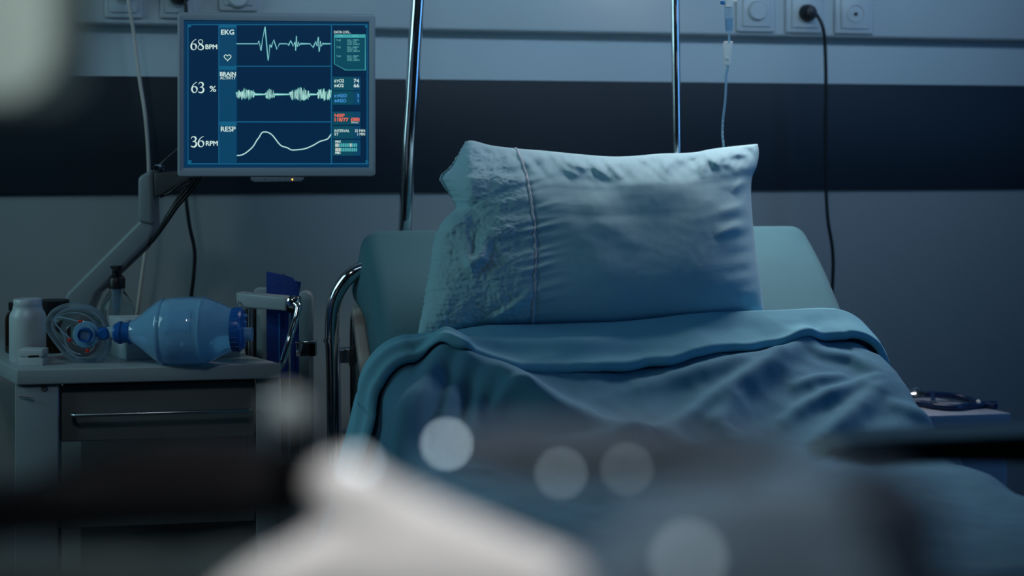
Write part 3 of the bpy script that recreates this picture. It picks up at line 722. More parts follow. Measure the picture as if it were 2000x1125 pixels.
txt('lettering', 'white', ('EKG', 432, 457, 58, 67.5, .0018, B_), ('BRAIN', 429.8, 460.4, 140.5, 148.3, .0018, B_), ('ACTIVITY', 429.8, 460.2, 149.2, 155, .0018, 0.01), ('RESP', 431.5, 460, 247.3, 256.8, .0018, B_))
txt('unit_lettering', 'white', ('BPM', 401.5, 424, 87, 95.8, .0018, B_), ('%', 409.5, 422, 168, 179.2, .0018, 0.02), ('RPM', 402.3, 425, 275.4, 284.4, .0018, B_))
txt('data_lettering', 'white', ('DATA LOG...', 652.4, 685.5, 60, 65.2, .0018, 0.012), ('INTERVAL', 653.5, 682.5, 252.8, 258, .0018, 0.008), ('ET', 653.8, 661, 259.6, 264.6, .0018, 0.008), ('35 MIN', 693.2, 713, 252.8, 258, .0018, 0.008), ('1 MIN', 698.3, 713, 259.6, 264.6, .0018, 0.008),
    ('ET', 653.5, 661.3, 156, 160.9, .0018, 0.02), ('O2', 661.8, 671.8, 154.6, 161, .0018, 0.02), ('IN', 653.5, 659.3, 165.2, 170.1, .0018, 0.02), ('O2', 660.2, 671, 163.9, 170.2, .0018, 0.02), ('74', 691, 701, 154.3, 161.3, .0018, 0.02), ('66', 691, 701.5, 163.5, 170.6, .0018, 0.02),
    ('MAX', 655, 665.8, 274.3, 278.6, .0018, 0.02), ('MIN', 655, 664.5, 296.8, 301, .0018, 0.02), ('MMHG', 686, 699.8, 237.4, 241, .0018, 0.0))
txt('blue_lettering', 'blue', ('ET', 653.5, 661.3, 185.2, 190, .0018, 0.02), ('N2O', 661.8, 677.2, 183.6, 190.2, .0018, 0.02), ('IN', 653.8, 659.6, 194.8, 199.6, .0018, 0.02), ('N2O', 660.4, 676.2, 193.3, 199.8, .0018, 0.02), ('3', 696.8, 701.3, 183.6, 190.4, .0018, 0.01), ('1', 698.9, 700.1, 193.2, 200, .0018, 0.01))
txt('red_lettering', 'red', ('NIBP', 653.8, 673, 222.3, 228.6, .0018, 0.02), ('118/77', 654, 680, 230.3, 237.2, .0018, 0.03), ('(88)', 685.5, 702.2, 229.8, 238, .0018, 0.03))
sq('data_panel', 'teal', (650, 150, 690, 176.5), (650, 178, 690, 204.5), (650, 218, 690, 243.5), (650, 246, 690, 271), (650, 273, 690, 304), off=0.0008)
sq('data_panel_edge', 'col', (690, 150, 704, 176.5), (690, 178, 704, 204.5), (690, 218, 704, 243.5), (690, 246, 704, 271), (690, 273, 704, 304), off=0.0008)
dl = [(653, 67.5), (713.5, 67.5), (713.5, 136.8), (674.5, 136.8), (653, 124.6)]
obj('log_panel', prism([MP(x, y, 0.0008) for x, y in dl], ny*0.0002), E['teal'], scr, smooth=False)
obj('log_panel_border', merge(line_mesh([(653, 67), (653, 124.8), (674.5, 136.8), (713.5, 136.8), (713.5, 67)], 1.2, 0.0012)), E['teal2'], scr, smooth=False)
sq('log_header', 'teal2', (653, 67, 713.5, 73.5), off=0.0012)
lt = [('TIME', 660.5, 669, 68.4, 72, .0016, 0), ('DATA', 688, 699, 68.4, 72, .0016, 0)]
for yy, tn, ls in ((77, 'T-03', ('EKG_72BPM', 'SPO2_99%', 'RESP_34RPM')), (90.6, 'T-02', ('EKG_68BPM', 'SPO2_9%', 'RESP_38RPM')), (108, 'T-01', ('EKG_78BPM', 'SPO2_94%', 'RESP_29RPM'))):
    lt.append((tn, 657, 665.5, yy, yy+3.4, .0016, 0))
    for k, l in enumerate(ls): lt.append((l, 678.3, 678.3+(22.5, 19, 24)[k], yy+k*4.0, yy+k*4.0+3.4, .0016, 0.0))
txt('log_lettering', 'tealtxt', *lt)
def bars(y0, y1, nw):
    a = [];
    for i in range(12): a.append((655+i*3.6, y0, 657.7+i*3.6, y1))
    return a
b1, b2 = bars(280, 286.8, 0), bars(289, 295.8, 0)
sq('level_bar', 'bar', *(b1[2:8]+b1[9:]+b2[3:]), off=0.0014)
sq('level_bar_bright', 'barw', *(b1[:2]+b1[8:9]+b2[:3]), off=0.0014)
# heart symbol
hp = []
for k in range(40):
    t = 2*PI*k/40; hx = 16*math.sin(t)**3; hy = 13*math.cos(t)-5*math.cos(2*t)-2*math.cos(3*t)-math.cos(4*t)
    hp.append((444.5+hx*0.42, 112-hy*0.40))
obj('heart_symbol', merge(line_mesh(hp+[hp[0]], 1.4, 0.0016)), E['white'], scr, smooth=False)
obj('heart_fill', prism([MP(444.5+(x-444.5)*.9, 112+(y-112)*.9, 0.0010) for x, y in hp], ny*0.0002), E['teal'], scr, smooth=False)
# serif numerals drawn as swelling strokes
def stroke(pts, ws, x0, x1, y0, y1):
    q = catmull([(x, y, 0) for x, y in pts], 8); q = [(x0+p.x*(x1-x0), y0+p.y*(y1-y0)) for p in q]
    return line_mesh(q, 1, 0.0018, lambda t: ws(t))
thick, thin = 3.0, 1.0
def g3(x0, x1, y0, y1):
    return merge(stroke([(0.08, 0.22), (0.2, 0.07), (0.48, 0.02), (0.76, 0.1), (0.84, 0.25), (0.7, 0.4), (0.35, 0.50)], lambda t: thin+(thick-thin)*max(0, math.sin(PI*(t*1.1-0.15)))**2, x0, x1, y0, y1),
                 stroke([(0.30, 0.50), (0.6, 0.48), (0.85, 0.58), (0.92, 0.74), (0.78, 0.92), (0.45, 1.0), (0.16, 0.96), (0.03, 0.88)], lambda t: thin+0.2+(thick-thin)*math.sin(PI*min(1, t*1.0))**2, x0, x1, y0, y1))
def g6(x0, x1, y0, y1):
    return merge(stroke([(0.9, 0.0), (0.62, 0.07), (0.32, 0.26), (0.14, 0.5), (0.12, 0.72), (0.25, 0.92), (0.5, 0.99), (0.76, 0.92), (0.9, 0.7), (0.8, 0.5), (0.55, 0.42), (0.32, 0.46), (0.17, 0.58)],
                        lambda t: thin+(thick-thin)*(math.exp(-((t-0.33)/0.13)**2)+math.exp(-((t-0.72)/0.09)**2)), x0, x1, y0, y1))
def g8(x0, x1, y0, y1):
    return merge(stroke([(0.5, 0.02), (0.25, 0.08), (0.17, 0.24), (0.35, 0.4), (0.62, 0.52), (0.86, 0.68), (0.86, 0.86), (0.52, 0.99), (0.18, 0.9), (0.1, 0.73), (0.3, 0.54), (0.62, 0.42), (0.8, 0.24), (0.72, 0.08), (0.5, 0.02)],
                        lambda t: thin+(thick-thin)*(math.exp(-((t-0.33)/0.16)**2)), x0, x1, y0, y1))
for g_, a_, b_, c_, d_ in ((g6, 372, 384.5, 77, 97.5), (g8, 385.5, 398.5, 77, 97.5), (g6, 373.5, 386, 160.5, 181), (g3, 387, 398.5, 160.5, 181), (g3, 372.5, 384.5, 266.5, 287), (g6, 386, 399, 266.5, 287)):
    obj('numeral', g_(a_, b_, c_, d_), E['white'], scr, smooth=False)
# control strip under the bezel
cs = obj('control_strip', prism([MP(489, 345, 0.004), MP(594, 345, 0.004), MP(593, 350, 0.004), MP(588, 354.5, 0.004), MP(498, 355.5, 0.004), MP(490, 352, 0.004)], -ny*0.02, 0.001), M['arm'], mon)
obj('button', lathe(MP(515, 350.5, 0.004), ny, [(0, 0), (0, 0.0022), (0.001, 0.002), (0.001, 0)], 16), M['arm'], cs)
for xx in (530, 541, 552, 562, 582): obj('button', prism([MP(xx-3.5, 349, 0.004), MP(xx+3.5, 349, 0.004), MP(xx+3.5, 352.5, 0.004), MP(xx-3.5, 352.5, 0.004)], ny*0.0006), M['arm'], cs)
obj('power_light', lathe(MP(571, 350.7, 0.0042), ny, [(0, 0), (0, 0.0016), (0.0008, 0.0014), (0.0010, 0)], 14), M['led'], cs)
# tilting neck and arm
AD = 2.86
def AP(x, y, D=AD): return P(x, y, D)
arm = thing('monitor_arm', 'grey angled support arm rising from the cart to the monitor', 'monitor arm', AP(150, 700))
def slab(pts, D, th, bev): return prism([P(x, y, D-th/2) for x, y in pts], (0, th, 0), bev, 4)
obj('lower_arm', slab([(128, 572), (268, 432), (300, 392), (303, 452), (292, 472), (190, 574), (176, 606), (172, 669), (122, 669), (122, 592)], AD, 0.05, 0.010), M['arm'], arm)
obj('arm_cover', slab([(190, 560), (282, 478), (290, 474), (286, 484), (200, 566), (186, 578)], AD, 0.034, 0.002), M['armdark'], arm)
kn = obj('knuckle', slab([(268, 346), (296, 330), (298, 345), (300, 440), (268, 434)], AD-0.004, 0.056, 0.008), M['arm'], arm)
obj('hinge_pin', lathe(AP(305, 328, AD-0.035), (0, 1, 0), [(0, 0), (0, 0.005), (0.003, 0.007), (0.04, 0.007), (0.04, 0)], 20), M['chrome'], kn)
obj('tilt_bracket', slab([(299, 336), (338, 334), (372, 338), (396, 346), (372, 352), (340, 368), (318, 382), (300, 386)], AD-0.004, 0.05, 0.005), M['armdark'], arm)
obj('mount_plate', slab([(372, 262), (470, 262), (470, 330), (372, 344)], AD+0.01, 0.02, 0.004), M['armdark'], arm)
obj('tension_wire', tube([AP(305, 328, AD-0.03), AP(322, 312, AD-0.02), AP(350, 288, AD-0.02)], 0.0012, 8), M['steel'], arm)
cb = thing('cable_bundle', 'black cables looping from under the monitor to the arm', 'cable', AP(330, 400))
for k, (dx, dy, r_) in enumerate(((0, 0, .0040), (6, 3, .0034), (-5, -3, .003))):
    obj('cable', tube([AP(388+dx, 335, 2.84), AP(384+dx, 350, 2.83), AP(366+dx, 372+dy, 2.82), AP(345+dx*.6, 398+dy, 2.81), AP(328+dx*.4, 424+dy, 2.81), AP(312, 450+dy, 2.82), AP(296, 470+dy, 2.84), AP(286, 482, 2.87)], r_, 10), M['blackrub'], cb)
obj('cable', tube([AP(372, 350, 2.83), AP(350, 362, 2.83), AP(332, 376, 2.83), AP(314, 384, 2.84)], 0.003, 10), M['blackrub'], cb)
obj('cable', tube([AP(196, 566, 2.86), AP(184, 580, 2.86), AP(174, 604, 2.87), AP(168, 640, 2.88), AP(166, 661, 2.88)], 0.0045, 10), M['blackrub'], cb)

# ------------------------------------------------------------------ equipment cart
TZ = -0.386
def T(px, py, dz=0.0):
    D = -TZ*F/(py-HY); q = P(px, py, D); q.z += dz; return q
def TD(px, D, dz=0.0): q = P(px, HY, D); q.z = HC+TZ+dz; return q
cart = thing('equipment_cart', 'grey metal equipment cart with tray top and drawer under the monitor', 'cart', (TD(300, 2.75).x, 2.75, 0))
cor = [T(32, 722), T(549, 709.5), T(480, 692), TD(474, 2.95), TD(-40, 2.95), T(-22, 694)]
obj('tray_top', prism([c+Vector((0, 0, -0.028)) for c in cor], (0, 0, 0.028), 0.003), M['cart'], cart)
def offp(p, dx, dz): return Vector((p.x+dx, p.y, p.z+dz))
fl, fr = cor[0], cor[1]; fd = (fr-fl).normalized(); fb = Vector((-fd.y, fd.x, 0))
def fbox(s0, s1, o0, o1, z0, z1, bev=0.002):
    pts = [fl+fd*s0+fb*o0, fl+fd*s1+fb*o0, fl+fd*s1+fb*o1, fl+fd*s0+fb*o1]
    return prism([Vector((p.x, p.y, HC+z0)) for p in pts], (0, 0, z1-z0), bev)
LW = (fr-fl).length
obj('leg', fbox(-0.004, 0.070, 0.008, 0.05, -1.11, TZ-0.028), M['cart'], cart)
lg = obj('leg', fbox(LW-0.045, LW-0.003, 0.012, 0.05, -1.11, TZ-0.028), M['cart'], cart)
obj('drawer', fbox(0.073, LW-0.048, 0.022, 0.30, TZ-0.135, TZ-0.034, 0.003), M['cartdark'], cart)
dh = bpy.data.objects[[o.name for o in cart.children if o.name.startswith('drawer')][0]]
def FP(s_, o_, z): q = fl+fd*s_+fb*o_; return Vector((q.x, q.y, HC+z))
hz_ = TZ-0.084
obj('handle', tube([FP(0.094, 0.024, hz_), FP(0.094, 0.004, hz_), FP(0.10, -0.001, hz_), FP(0.40, -0.001, hz_), FP(0.406, 0.004, hz_), FP(0.406, 0.024, hz_)], 0.0038, 12, False), M['steel'], dh)
obj('shelf', fbox(0.07, LW-0.048, 0.02, 0.30, TZ-0.29, TZ-0.27), M['cart'], cart)
obj('back_panel', fbox(0.07, LW-0.048, 0.30, 0.31, -1.0, TZ-0.03), M['cartdark'], cart)
obj('base_plate', fbox(0.0, LW, 0.01, 0.32, -1.13, -1.10, 0.004), M['cart'], cart)
for s_ in (0.03, LW-0.03):
    for o_ in (0.04, 0.28):
        c = FP(s_, o_, 0); obj('wheel', lathe((c.x-0.012, c.y, 0.036), (1, 0, 0), [(0, 0.0), (0, 0.03), (0.004, 0.035), (0.02, 0.035), (0.024, 0.03), (0.024, 0.0)], 24), M['blackrub'], cart)
for xx, yy in ((44, 759), (88, 758)):
    c = P(xx, yy, 2.53); obj('screw', lathe(c+Vector((0, 0.006, 0)), (0, -1, 0), [(0, 0.0), (0, 0.0062), (0.010, 0.0058), (0.012, 0.004), (0.009, 0.0)], 20), M['armdark'], cart)
obj('latch', tube([P(37, 773, 2.515), P(64, 776, 2.515)], 0.0016, 8, False), M['steel'], cart)
# side rail assembly on the cart's right
def plate_px(pts, D, th, bev=0.002): return prism([P(x, y, D) for x, y in pts], (0, th, 0), bev, 3)
obj('side_post', plate_px([(583, 574), (588, 570), (598, 569), (606, 575), (609, 586), (609, 905), (584, 905)], 2.80, 0.03, 0.004), M['cart'], cart)
obj('side_post', plate_px([(496, 566), (503, 562), (522, 563), (522, 905), (496, 905)], 2.86, 0.02, 0.003), M['cart'], cart)
obj('push_bar', prism([P(460, 571, 2.72), P(558, 580, 2.66), P(558, 608, 2.66), P(462, 600, 2.72)], (0.006, 0.03, 0), 0.004, 3), M['whiteplastic'] if False else M['cart'], cart)
obj('bar_joint', plate_px([(559, 584), (584, 580), (586, 610), (575, 613), (560, 610)], 2.665, 0.03, 0.004), M['black'], cart)
obj('knob', lathe(P(573, 590, 2.655), (0.2, -1, 0), [(-0.01, 0.0), (-0.01, 0.012), (0.004, 0.013), (0.009, 0.009), (0.011, 0.0)], 22), M['chrome'], cart)
obj('stay_rod', tube([P(577, 593, 2.645), P(582, 600, 2.64), P(577, 625, 2.63), P(566, 660, 2.61), P(556, 695, 2.60), P(550, 712, 2.60), P(544, 718, 2.60)], 0.0062, 14), M['chrome'], cart)
obj('thin_rod', tube([P(566, 612, 2.70), P(565, 760, 2.70), P(565, 905, 2.70)], 0.0022, 10, False), M['chrome'], cart)
obj('thin_rod', tube([P(472, 574, 2.74), P(464, 600, 2.70), P(462, 612, 2.69)], 0.002, 10, False), M['chrome'], cart)
for xx in (478, 487, 492): obj('rack_rod', tube([P(xx, 604, 2.80), P(xx, 700, 2.80), P(xx, 900, 2.80)], 0.0026, 10, False), M['steel'], cart)
obj('rack_backing', plate_px([(478, 603), (500, 603), (500, 900), (478, 900)], 2.83, 0.01), M['black'], cart)
obj('clamp', merge(plate_px([(578, 669), (616, 669), (616, 696), (578, 696)], 2.66, 0.004, 0.001), plate_px([(603, 669), (616, 669), (616, 696), (603, 696)], 2.66, 0.02, 0.001), plate_px([(577, 667), (617, 667), (617, 671), (577, 671)], 2.655, 0.02, 0.001)), M['chrome'], cart)
obj('bin_panel', plate_px([(548, 612), (584, 612), (584, 905), (548, 905)], 2.76, 0.006), M['armdark'], cart)
# folder
fo = thing('folder', 'dark blue plastic folder standing upright at the cart side', 'folder', P(545, 740, 2.735))
obj('cover', plate_px([(520, 530), (550, 536), (572, 542), (577, 550), (584, 565), (584, 740), (521, 740)], 2.735, 0.003, 0.0008), M['folder'], fo)
obj('sheet_edge', plate_px([(560, 545), (580, 549), (588, 551), (584, 575), (584, 738), (560, 738)], 2.742, 0.004, 0.0008), M['folder'], fo)
obj('pocket_strip', plate_px([(544, 612), (547, 612), (547, 705), (544, 705)], 2.731, 0.002, 0.0005), M['bluecap'], fo)
obj('rivet', lathe(P(555, 536, 2.735), (0, -1, 0), [(0, 0), (0, 0.002), (0.002, 0.0015), (0.0024, 0)], 12), M['chrome'], fo)
obj('rivet', lathe(P(538, 554, 2.735), (0, -1, 0), [(0, 0), (0, 0.0015), (0.0016, 0.001), (0.002, 0)], 12), M['steel'], fo)
obj('rivet', lathe(P(556, 557, 2.735), (0, -1, 0), [(0, 0), (0, 0.0015), (0.0016, 0.001), (0.002, 0)], 12), M['steel'], fo)

# ------------------------------------------------------------------ things on the tray
def bottle_prof(r, h, cap_h, neck_r, cap_r, z0=0.0):
    s0 = h-cap_h
    return [(z0, 0), (z0, r*0.93), (z0+0.003, r), (s0-0.022, r), (s0-0.013, r*0.96), (s0-0.007, r*0.84), (s0-0.003, neck_r), (s0, neck_r)]
def stand_on(px, D): return TD(px, D)
c = stand_on(54, 2.625); t = thing('pill_bottle', 'white plastic pill bottle standing at the left tray end', 'bottle', c)
obj('body', lathe(c, (0, 0, 1), bottle_prof(0.0325, 0.114, 0.014, 0.026, 0.025), 44), M['whiteplastic'], t)
obj('cap', lathe(c+Vector((0, 0, 0.099)), (0, 0, 1), [(0, 0), (0, 0.0245), (0.001, 0.0252), (0.013, 0.0252), (0.0145, 0.024), (0.0145, 0)], 44), M['whiteplastic'], t)
c = stand_on(38, 2.735); t = thing('pill_bottle', 'dark bottle mostly hidden behind the white pill bottle', 'bottle', c)
obj('body', lathe(c, (0, 0, 1), bottle_prof(0.0265, 0.096, 0.014, 0.018, 0.02), 40), M['brown'], t)
obj('cap', lathe(c+Vector((0, 0, 0.081)), (0, 0, 1), [(0, 0), (0, 0.020), (0.014, 0.020), (0.0145, 0)], 40), M['black'], t)
c = stand_on(104, 2.74); t = thing('medicine_jar', 'wide dark brown jar with black lid behind face mask', 'jar', c)
obj('body', lathe(c, (0, 0, 1), [(0, 0), (0, 0.030), (0.003, 0.033), (0.064, 0.033), (0.070, 0.027), (0.078, 0.026)], 40), M['brown'], t)
obj('lid', lathe(c+Vector((0, 0, 0.077)), (0, 0, 1), [(0, 0), (0, 0.029), (0.001, 0.030), (0.021, 0.030), (0.022, 0.029), (0.022, 0)], 40), M['black'], t)
c = stand_on(65, 2.572); t = thing('finger_oximeter', 'small white fingertip clip in front of the pill bottle', 'oximeter', c)
mmx = 2.56/F
def lp(x, z, y=0): return Vector((c.x+x*0.92, c.y+y, c.z+z*0.9))
obj('lower_shell', prism([lp(-.023, 0, -.016), lp(.024, 0, -.016), lp(.0245, .012, -.016), lp(.0215, .015, -.016), lp(.0215, .0165, -.016), lp(-.023, .0165, -.016)], (0, 0.034, 0), 0.003), M['whiteplastic'], t)
obj('upper_shell', prism([lp(-.023, .0172, -.016), lp(.0215, .0172, -.016), lp(.0245, .020, -.016), lp(.0235, .032, -.016), lp(-.023, .033, -.016)], (0, 0.034, 0), 0.003), M['whiteplastic'], t)
obj('finger_slot', prism([lp(-.004, .0165, -.0168), lp(.017, .0178, -.0168), lp(.017, .0212, -.0168), lp(-.004, .0205, -.0168)], (0, 0.004, 0), 0.0006), M['black'], t)
c = stand_on(228, 2.80)+Vector((0, 0, 0)); t = thing('pump_bottle', 'clear pump dispenser bottle with black pump head behind the mask', 'bottle', c)
obj('body', lathe(c, (0, 0, 1), [(0, 0), (0, 0.033), (0.004, 0.036), (0.055, 0.036), (0.075, 0.0345), (0.090, 0.029), (0.103, 0.020), (0.110, 0.0145), (0.117, 0.014), (0.117, 0)], 44), M['clear'], t)
obj('dip_tube', tube([c+Vector((0, 0, 0.006)), c+Vector((0, 0, 0.115))], 0.0045, 12, False), M['clearsoft'], t)
obj('pump_housing', lathe(c+Vector((0, 0, 0.070)), (0, 0, 1), [(0, 0), (0, 0.005), (0.01, 0.0075), (0.045, 0.0075), (0.045, 0)], 20), M['clearsoft'], t)
obj('collar', lathe(c+Vector((0, 0, 0.116)), (0, 0, 1), [(0, 0), (0, 0.0165), (0.018, 0.0165), (0.024, 0.013), (0.026, 0.009), (0.040, 0.0085), (0.040, 0)], 32), M['black'], t)
obj('pump_head', merge(lathe(c+Vector((0, 0, 0.153)), (0, 0, 1), [(0, 0), (0, 0.009), (0.003, 0.012), (0.007, 0.012), (0.008, 0)], 28), tube([c+Vector((0, 0, 0.157)), c+Vector((0.006, -0.03, 0.157)), c+Vector((0.008, -0.038, 0.151))], 0.004, 12)), M['black'], t)
# white carton
a = TD(247, 2.625); di = Vector((math.cos(math.radians(11.7)), math.sin(math.radians(11.7)), 0)); dj = Vector((-di.y, di.x, 0)); dj2 = (dj*0.9+di*-0.45).normalized()
t = thing('carton', 'low white cardboard carton behind the blue breathing bag', 'box', a+di*0.1+dj2*0.05)
BW = 0.207
obj('box', prism([a, a+di*BW, a+di*BW+dj2*0.085, a+dj2*0.085], (0, 0, 0.075), 0.0015), M['paper'], t)
for k, (dx, dz) in enumerate(((0.03, 0.026), (0.034, 0.022))):
    pass
q = a+dj2*0.035+Vector((0, 0, 0.034))
q = q-dj2*0.001
obj('printed_mark', tube([q+dj2*0.012+Vector((-0.001, 0, 0.006)), q+Vector((-0.001, 0, 0.001)), q-dj2*0.006+Vector((-0.001, 0, -0.002))], 0.0011, 6), M['armdark'], t)

# ------------------------------------------------------------------ bag valve mask
GD = 2.575; gm = GD/F
bvm = thing('bag_valve_mask', 'blue squeeze resuscitator bag with clear face mask lying on tray', 'resuscitator', TD(330, GD))
A0 = P(255, 648, GD); A1 = P(456, 643.5, GD); AX = A1-A0; AL = AX.length
prof = [(0.00, 15), (0.0, 21), (0.04, 24), (0.10, 33), (0.18, 47), (0.26, 59), (0.29, 62.5), (0.305, 65), (0.325, 65.5), (0.345, 63.5), (0.36, 65.5), (0.45, 66.8), (0.58, 67), (0.68, 66), (0.705, 66), (0.72, 67), (0.735, 64.5), (0.76, 63.5), (0.80, 60), (0.90, 51), (1.0, 41), (1.0, 36)]
obj('bag', lathe(A0, AX, [(t_*AL, r_*gm*0.985) for t_, r_ in prof], 64, cap=False), M['bvm'], bvm)
obj('label_panel', grid(lambda u_, v_: A0+AX*(0.40+0.25*u_)+Vector((0, -math.cos(0.05+0.75*v_), math.sin(0.05+0.75*v_)))*(66.9*gm*0.985+0.0009*min(1, 6*min(u_, 1-u_, v_, 1-v_))), 24, 24), M['bvm'], bvm, ang=180, label='raised smooth panel')
cp = obj('intake_cap', lathe(P(455, 643.5, GD), AX, [(0, 0), (0, 42*gm), (4*gm, 42.5*gm), (16*gm, 42*gm), (20*gm, 38*gm), (20*gm, 0)], 48), M['bvmdark'], bvm)
for k in range(24):
    a_ = 2*PI*k/24; c_ = P(457, 643.5, GD)+Vector((0, math.cos(a_), math.sin(a_)))*42.3*gm
    obj('grip_rib', tube([c_, c_+AX.normalized()*14*gm], 0.0010, 6, False), M['bvmdark'], cp)
obj('intake_port', tube([P(472, 653, GD), P(493, 653, GD)], 13.5*gm, 28, False), M['bvm'], bvm)
obj('oxygen_nipple', tube([P(472, 616.5, GD), P(483, 616.5, GD)], 3*gm, 12, False), M['bvm'], bvm)
obj('oxygen_nipple', tube([P(472, 629, GD), P(481, 629, GD)], 2.2*gm, 12, False), M['bvm'], bvm)
obj('neck_collar', lathe(P(224, 650, GD), AX, [(0, 0), (0, 17*gm), (3*gm, 19*gm), (7*gm, 19*gm), (8*gm, 22*gm), (14*gm, 22*gm), (15*gm, 20*gm), (28*gm, 20*gm), (29*gm, 23*gm), (31*gm, 23*gm), (31*gm, 0)], 44), M['bvmdark'], bvm)
obj('clear_adapter', lathe(P(204, 650, GD), AX, [(0, 0), (0, 10*gm), (14*gm, 13*gm), (22*gm, 15*gm), (22*gm, 0)], 36), M['tube'], bvm)
obj('swivel_elbow', merge(lathe(P(186, 651, GD), (1, 0, 0), [(0, 0), (0, 12*gm), (14*gm, 12*gm), (22*gm, 10*gm), (22*gm, 0)], 32), lathe(P(205, 651, GD)+Vector((0, -0.014, 0)), (0, 1, 0), [(0, 0), (0.0, 9*gm), (0.003, 12*gm), (0.020, 12.5*gm), (0.020, 0)], 32)), M['bvmdark'], bvm)
VC = P(167, 654, GD-0.012)
vlv = obj('valve_housing', lathe(VC+Vector((0, 0.03, 0)), (0, -1, 0), [(0, 0), (0, 20*gm), (0.012, 22*gm), (0.018, 26*gm), (0.026, 26*gm), (0.028, 24*gm), (0.028, 20*gm), (0.033, 19*gm), (0.033, 15*gm), (0.030, 14.5*gm), (0.030, 0)], 48), M['bvm'], bvm)
obj('valve_ring', lathe(VC+Vector((0, -0.0005, 0)), (0, -1, 0), [(0, 11*gm), (0, 14*gm), (0.008, 13.5*gm), (0.010, 12.5*gm), (0.008, 11*gm)], 40, cap=False), M['bvmdark'], vlv)
obj('valve_disc', lathe(VC+Vector((0, -0.001, 0)), (0, -1, 0), [(0, 0), (0, 10*gm), (0.003, 8*gm), (0.004, 0)], 36), M['clearsoft'], vlv)
MO = [(96, 625), (106, 611), (125, 601), (150, 598), (175, 603), (193, 616), (205, 634), (211, 656), (209, 680), (198, 698), (178, 707), (155, 706), (135, 694), (118, 674), (102, 652), (95, 638)]
mo_ = catmull([P(x, y, GD+0.022) for x, y in MO]+[P(*MO[0], GD+0.022)], 6)[:-1]
msk = obj('mask_cushion', tube(mo_, 0.0068, 14, False, closed=True), M['clearsoft'], bvm, label='clear inflated mask rim')
cx_, cy_ = P(163, 654, GD+0.02).x, P(163, 654, GD).z
def mscale(k, y): return [Vector((cx_+(p.x-cx_)*k, y, cy_+(p.z-cy_)*k)) for p in mo_]
obj('mask_dome', loft([mscale(0.92, GD+0.024), mscale(0.86, GD+0.012), mscale(0.80, GD+0.006), mscale(0.62, GD+0.001), mscale(0.42, GD-0.001), mscale(0.36, GD-0.004)], False, False), M['clear'], bvm)
obj('inner_rim', tube(mscale(0.80, GD+0.004), 0.0016, 8, False, closed=True), M['clearsoft'], bvm)
obj('retainer_ring', tube([P(x, y, GD-0.001) for x, y in ((160, 629), (150, 627), (130, 622), (116, 619), (108, 624), (110, 634), (122, 648), (138, 662))], 0.0013, 8), M['tube'], bvm)
obj('retainer_ring', tube([P(x, y, GD-0.001) for x, y in ((108, 632), (120, 646), (126, 660), (130, 675), (142, 687), (158, 692))], 0.0011, 8), M['tube'], bvm)
for x, y in ((157, 628), (136, 664), (171, 685)):
    obj('red_hook', box(*P(x, y, GD-0.006), 0.0065, 0.006, 0.0052, 0, 0.0012), M['red'], bvm, label='small red hook')

# ------------------------------------------------------------------ nightstand and stethoscope
NZ = -(812-HY)/F*3.0
def NT(px, D, dz=0): q = P(px, HY, D); q.z = HC+NZ+dz; return q
nd = 3.0
ns = thing('nightstand', 'pale nightstand at the right edge beyond the blanket', 'nightstand', (NT(1890, nd+0.15).x, nd+0.15, 0))
na = math.radians(3); f0 = NT(1975, nd+0.03); f1 = NT(1700, nd-0.02); fdir = (f0-f1).normalized(); bdir = Vector((-fdir.y, fdir.x, 0)); bdir = (bdir-fdir*0.35).normalized()
def nbox(s0, s1, o0, o1, z0, z1, bev=0.002):
    pts = [f0-fdir*s0+bdir*o0, f0-fdir*s1+bdir*o0, f0-fdir*s1+bdir*o1, f0-fdir*s0+bdir*o1]
    return prism([Vector((p.x, p.y, HC+z0)) for p in pts], (0, 0, z1-z0), bev)
obj('top', nbox(0, 0.48, 0, 0.22, NZ-0.028, NZ, 0.002), M['stand'], ns)
obj('cabinet', nbox(0.004, 0.476, 0.006, 0.218, -1.18, NZ-0.0285, 0.002), M['stand'], ns)
dr_ = obj('drawer', nbox(0.017, 0.46, 0.0, 0.006, NZ-0.19, NZ-0.034, 0.001), M['stand'], ns)
obj('handle', tube([f0-fdir*0.18+Vector((0, -0.002, -0.10)), f0-fdir*0.18+Vector((0, -0.02, -0.10)), f0-fdir*0.30+Vector((0, -0.02, -0.10)), f0-fdir*0.30+Vector((0, -0.002, -0.10))], 0.004, 10, False), M['steel'], dr_)
obj('door', nbox(0.017, 0.46, 0.0, 0.006, -1.12, NZ-0.195, 0.001), M['stand'], ns)
def SP_(x, y, D): return P(x, y, D)
sg = thing('stethoscope', 'dark blue stethoscope lying on the nightstand top', 'stethoscope', NT(1870, 3.09))
obj('tubing', tube([NT(1770, 3.16, .012), NT(1795, 3.17, .016), NT(1825, 3.17, .016), NT(1860, 3.17, .013), NT(1890, 3.15, .009), NT(1918, 3.10, .0075), NT(1945, 3.07, .0075)], 0.0068, 14), M['steth'], sg)
obj('tubing', tube([NT(1770, 3.12, .008), NT(1800, 3.10, .0085), NT(1830, 3.07, .0075), NT(1865, 3.055, .0075), NT(1890, 3.07, .0075), NT(1920, 3.09, .0075), NT(1945, 3.10, .0075)], 0.0068, 14), M['steth'], sg)
obj('yoke', tube([NT(1822, 3.14, .02), NT(1823, 3.09, .010)], 0.005, 12, False), M['steth'], sg)
obj('yoke_ring', tube([NT(1818, 3.08, .010), NT(1829, 3.078, .010)], 0.0078, 16, False), M['chrome'], sg)
obj('ear_tip', lathe(NT(1911, 3.06, .017), (0, -0.3, 1), [(0, 0), (0, .004), (.003, .005), (.006, .003), (.007, 0)], 16), M['cream'], sg)
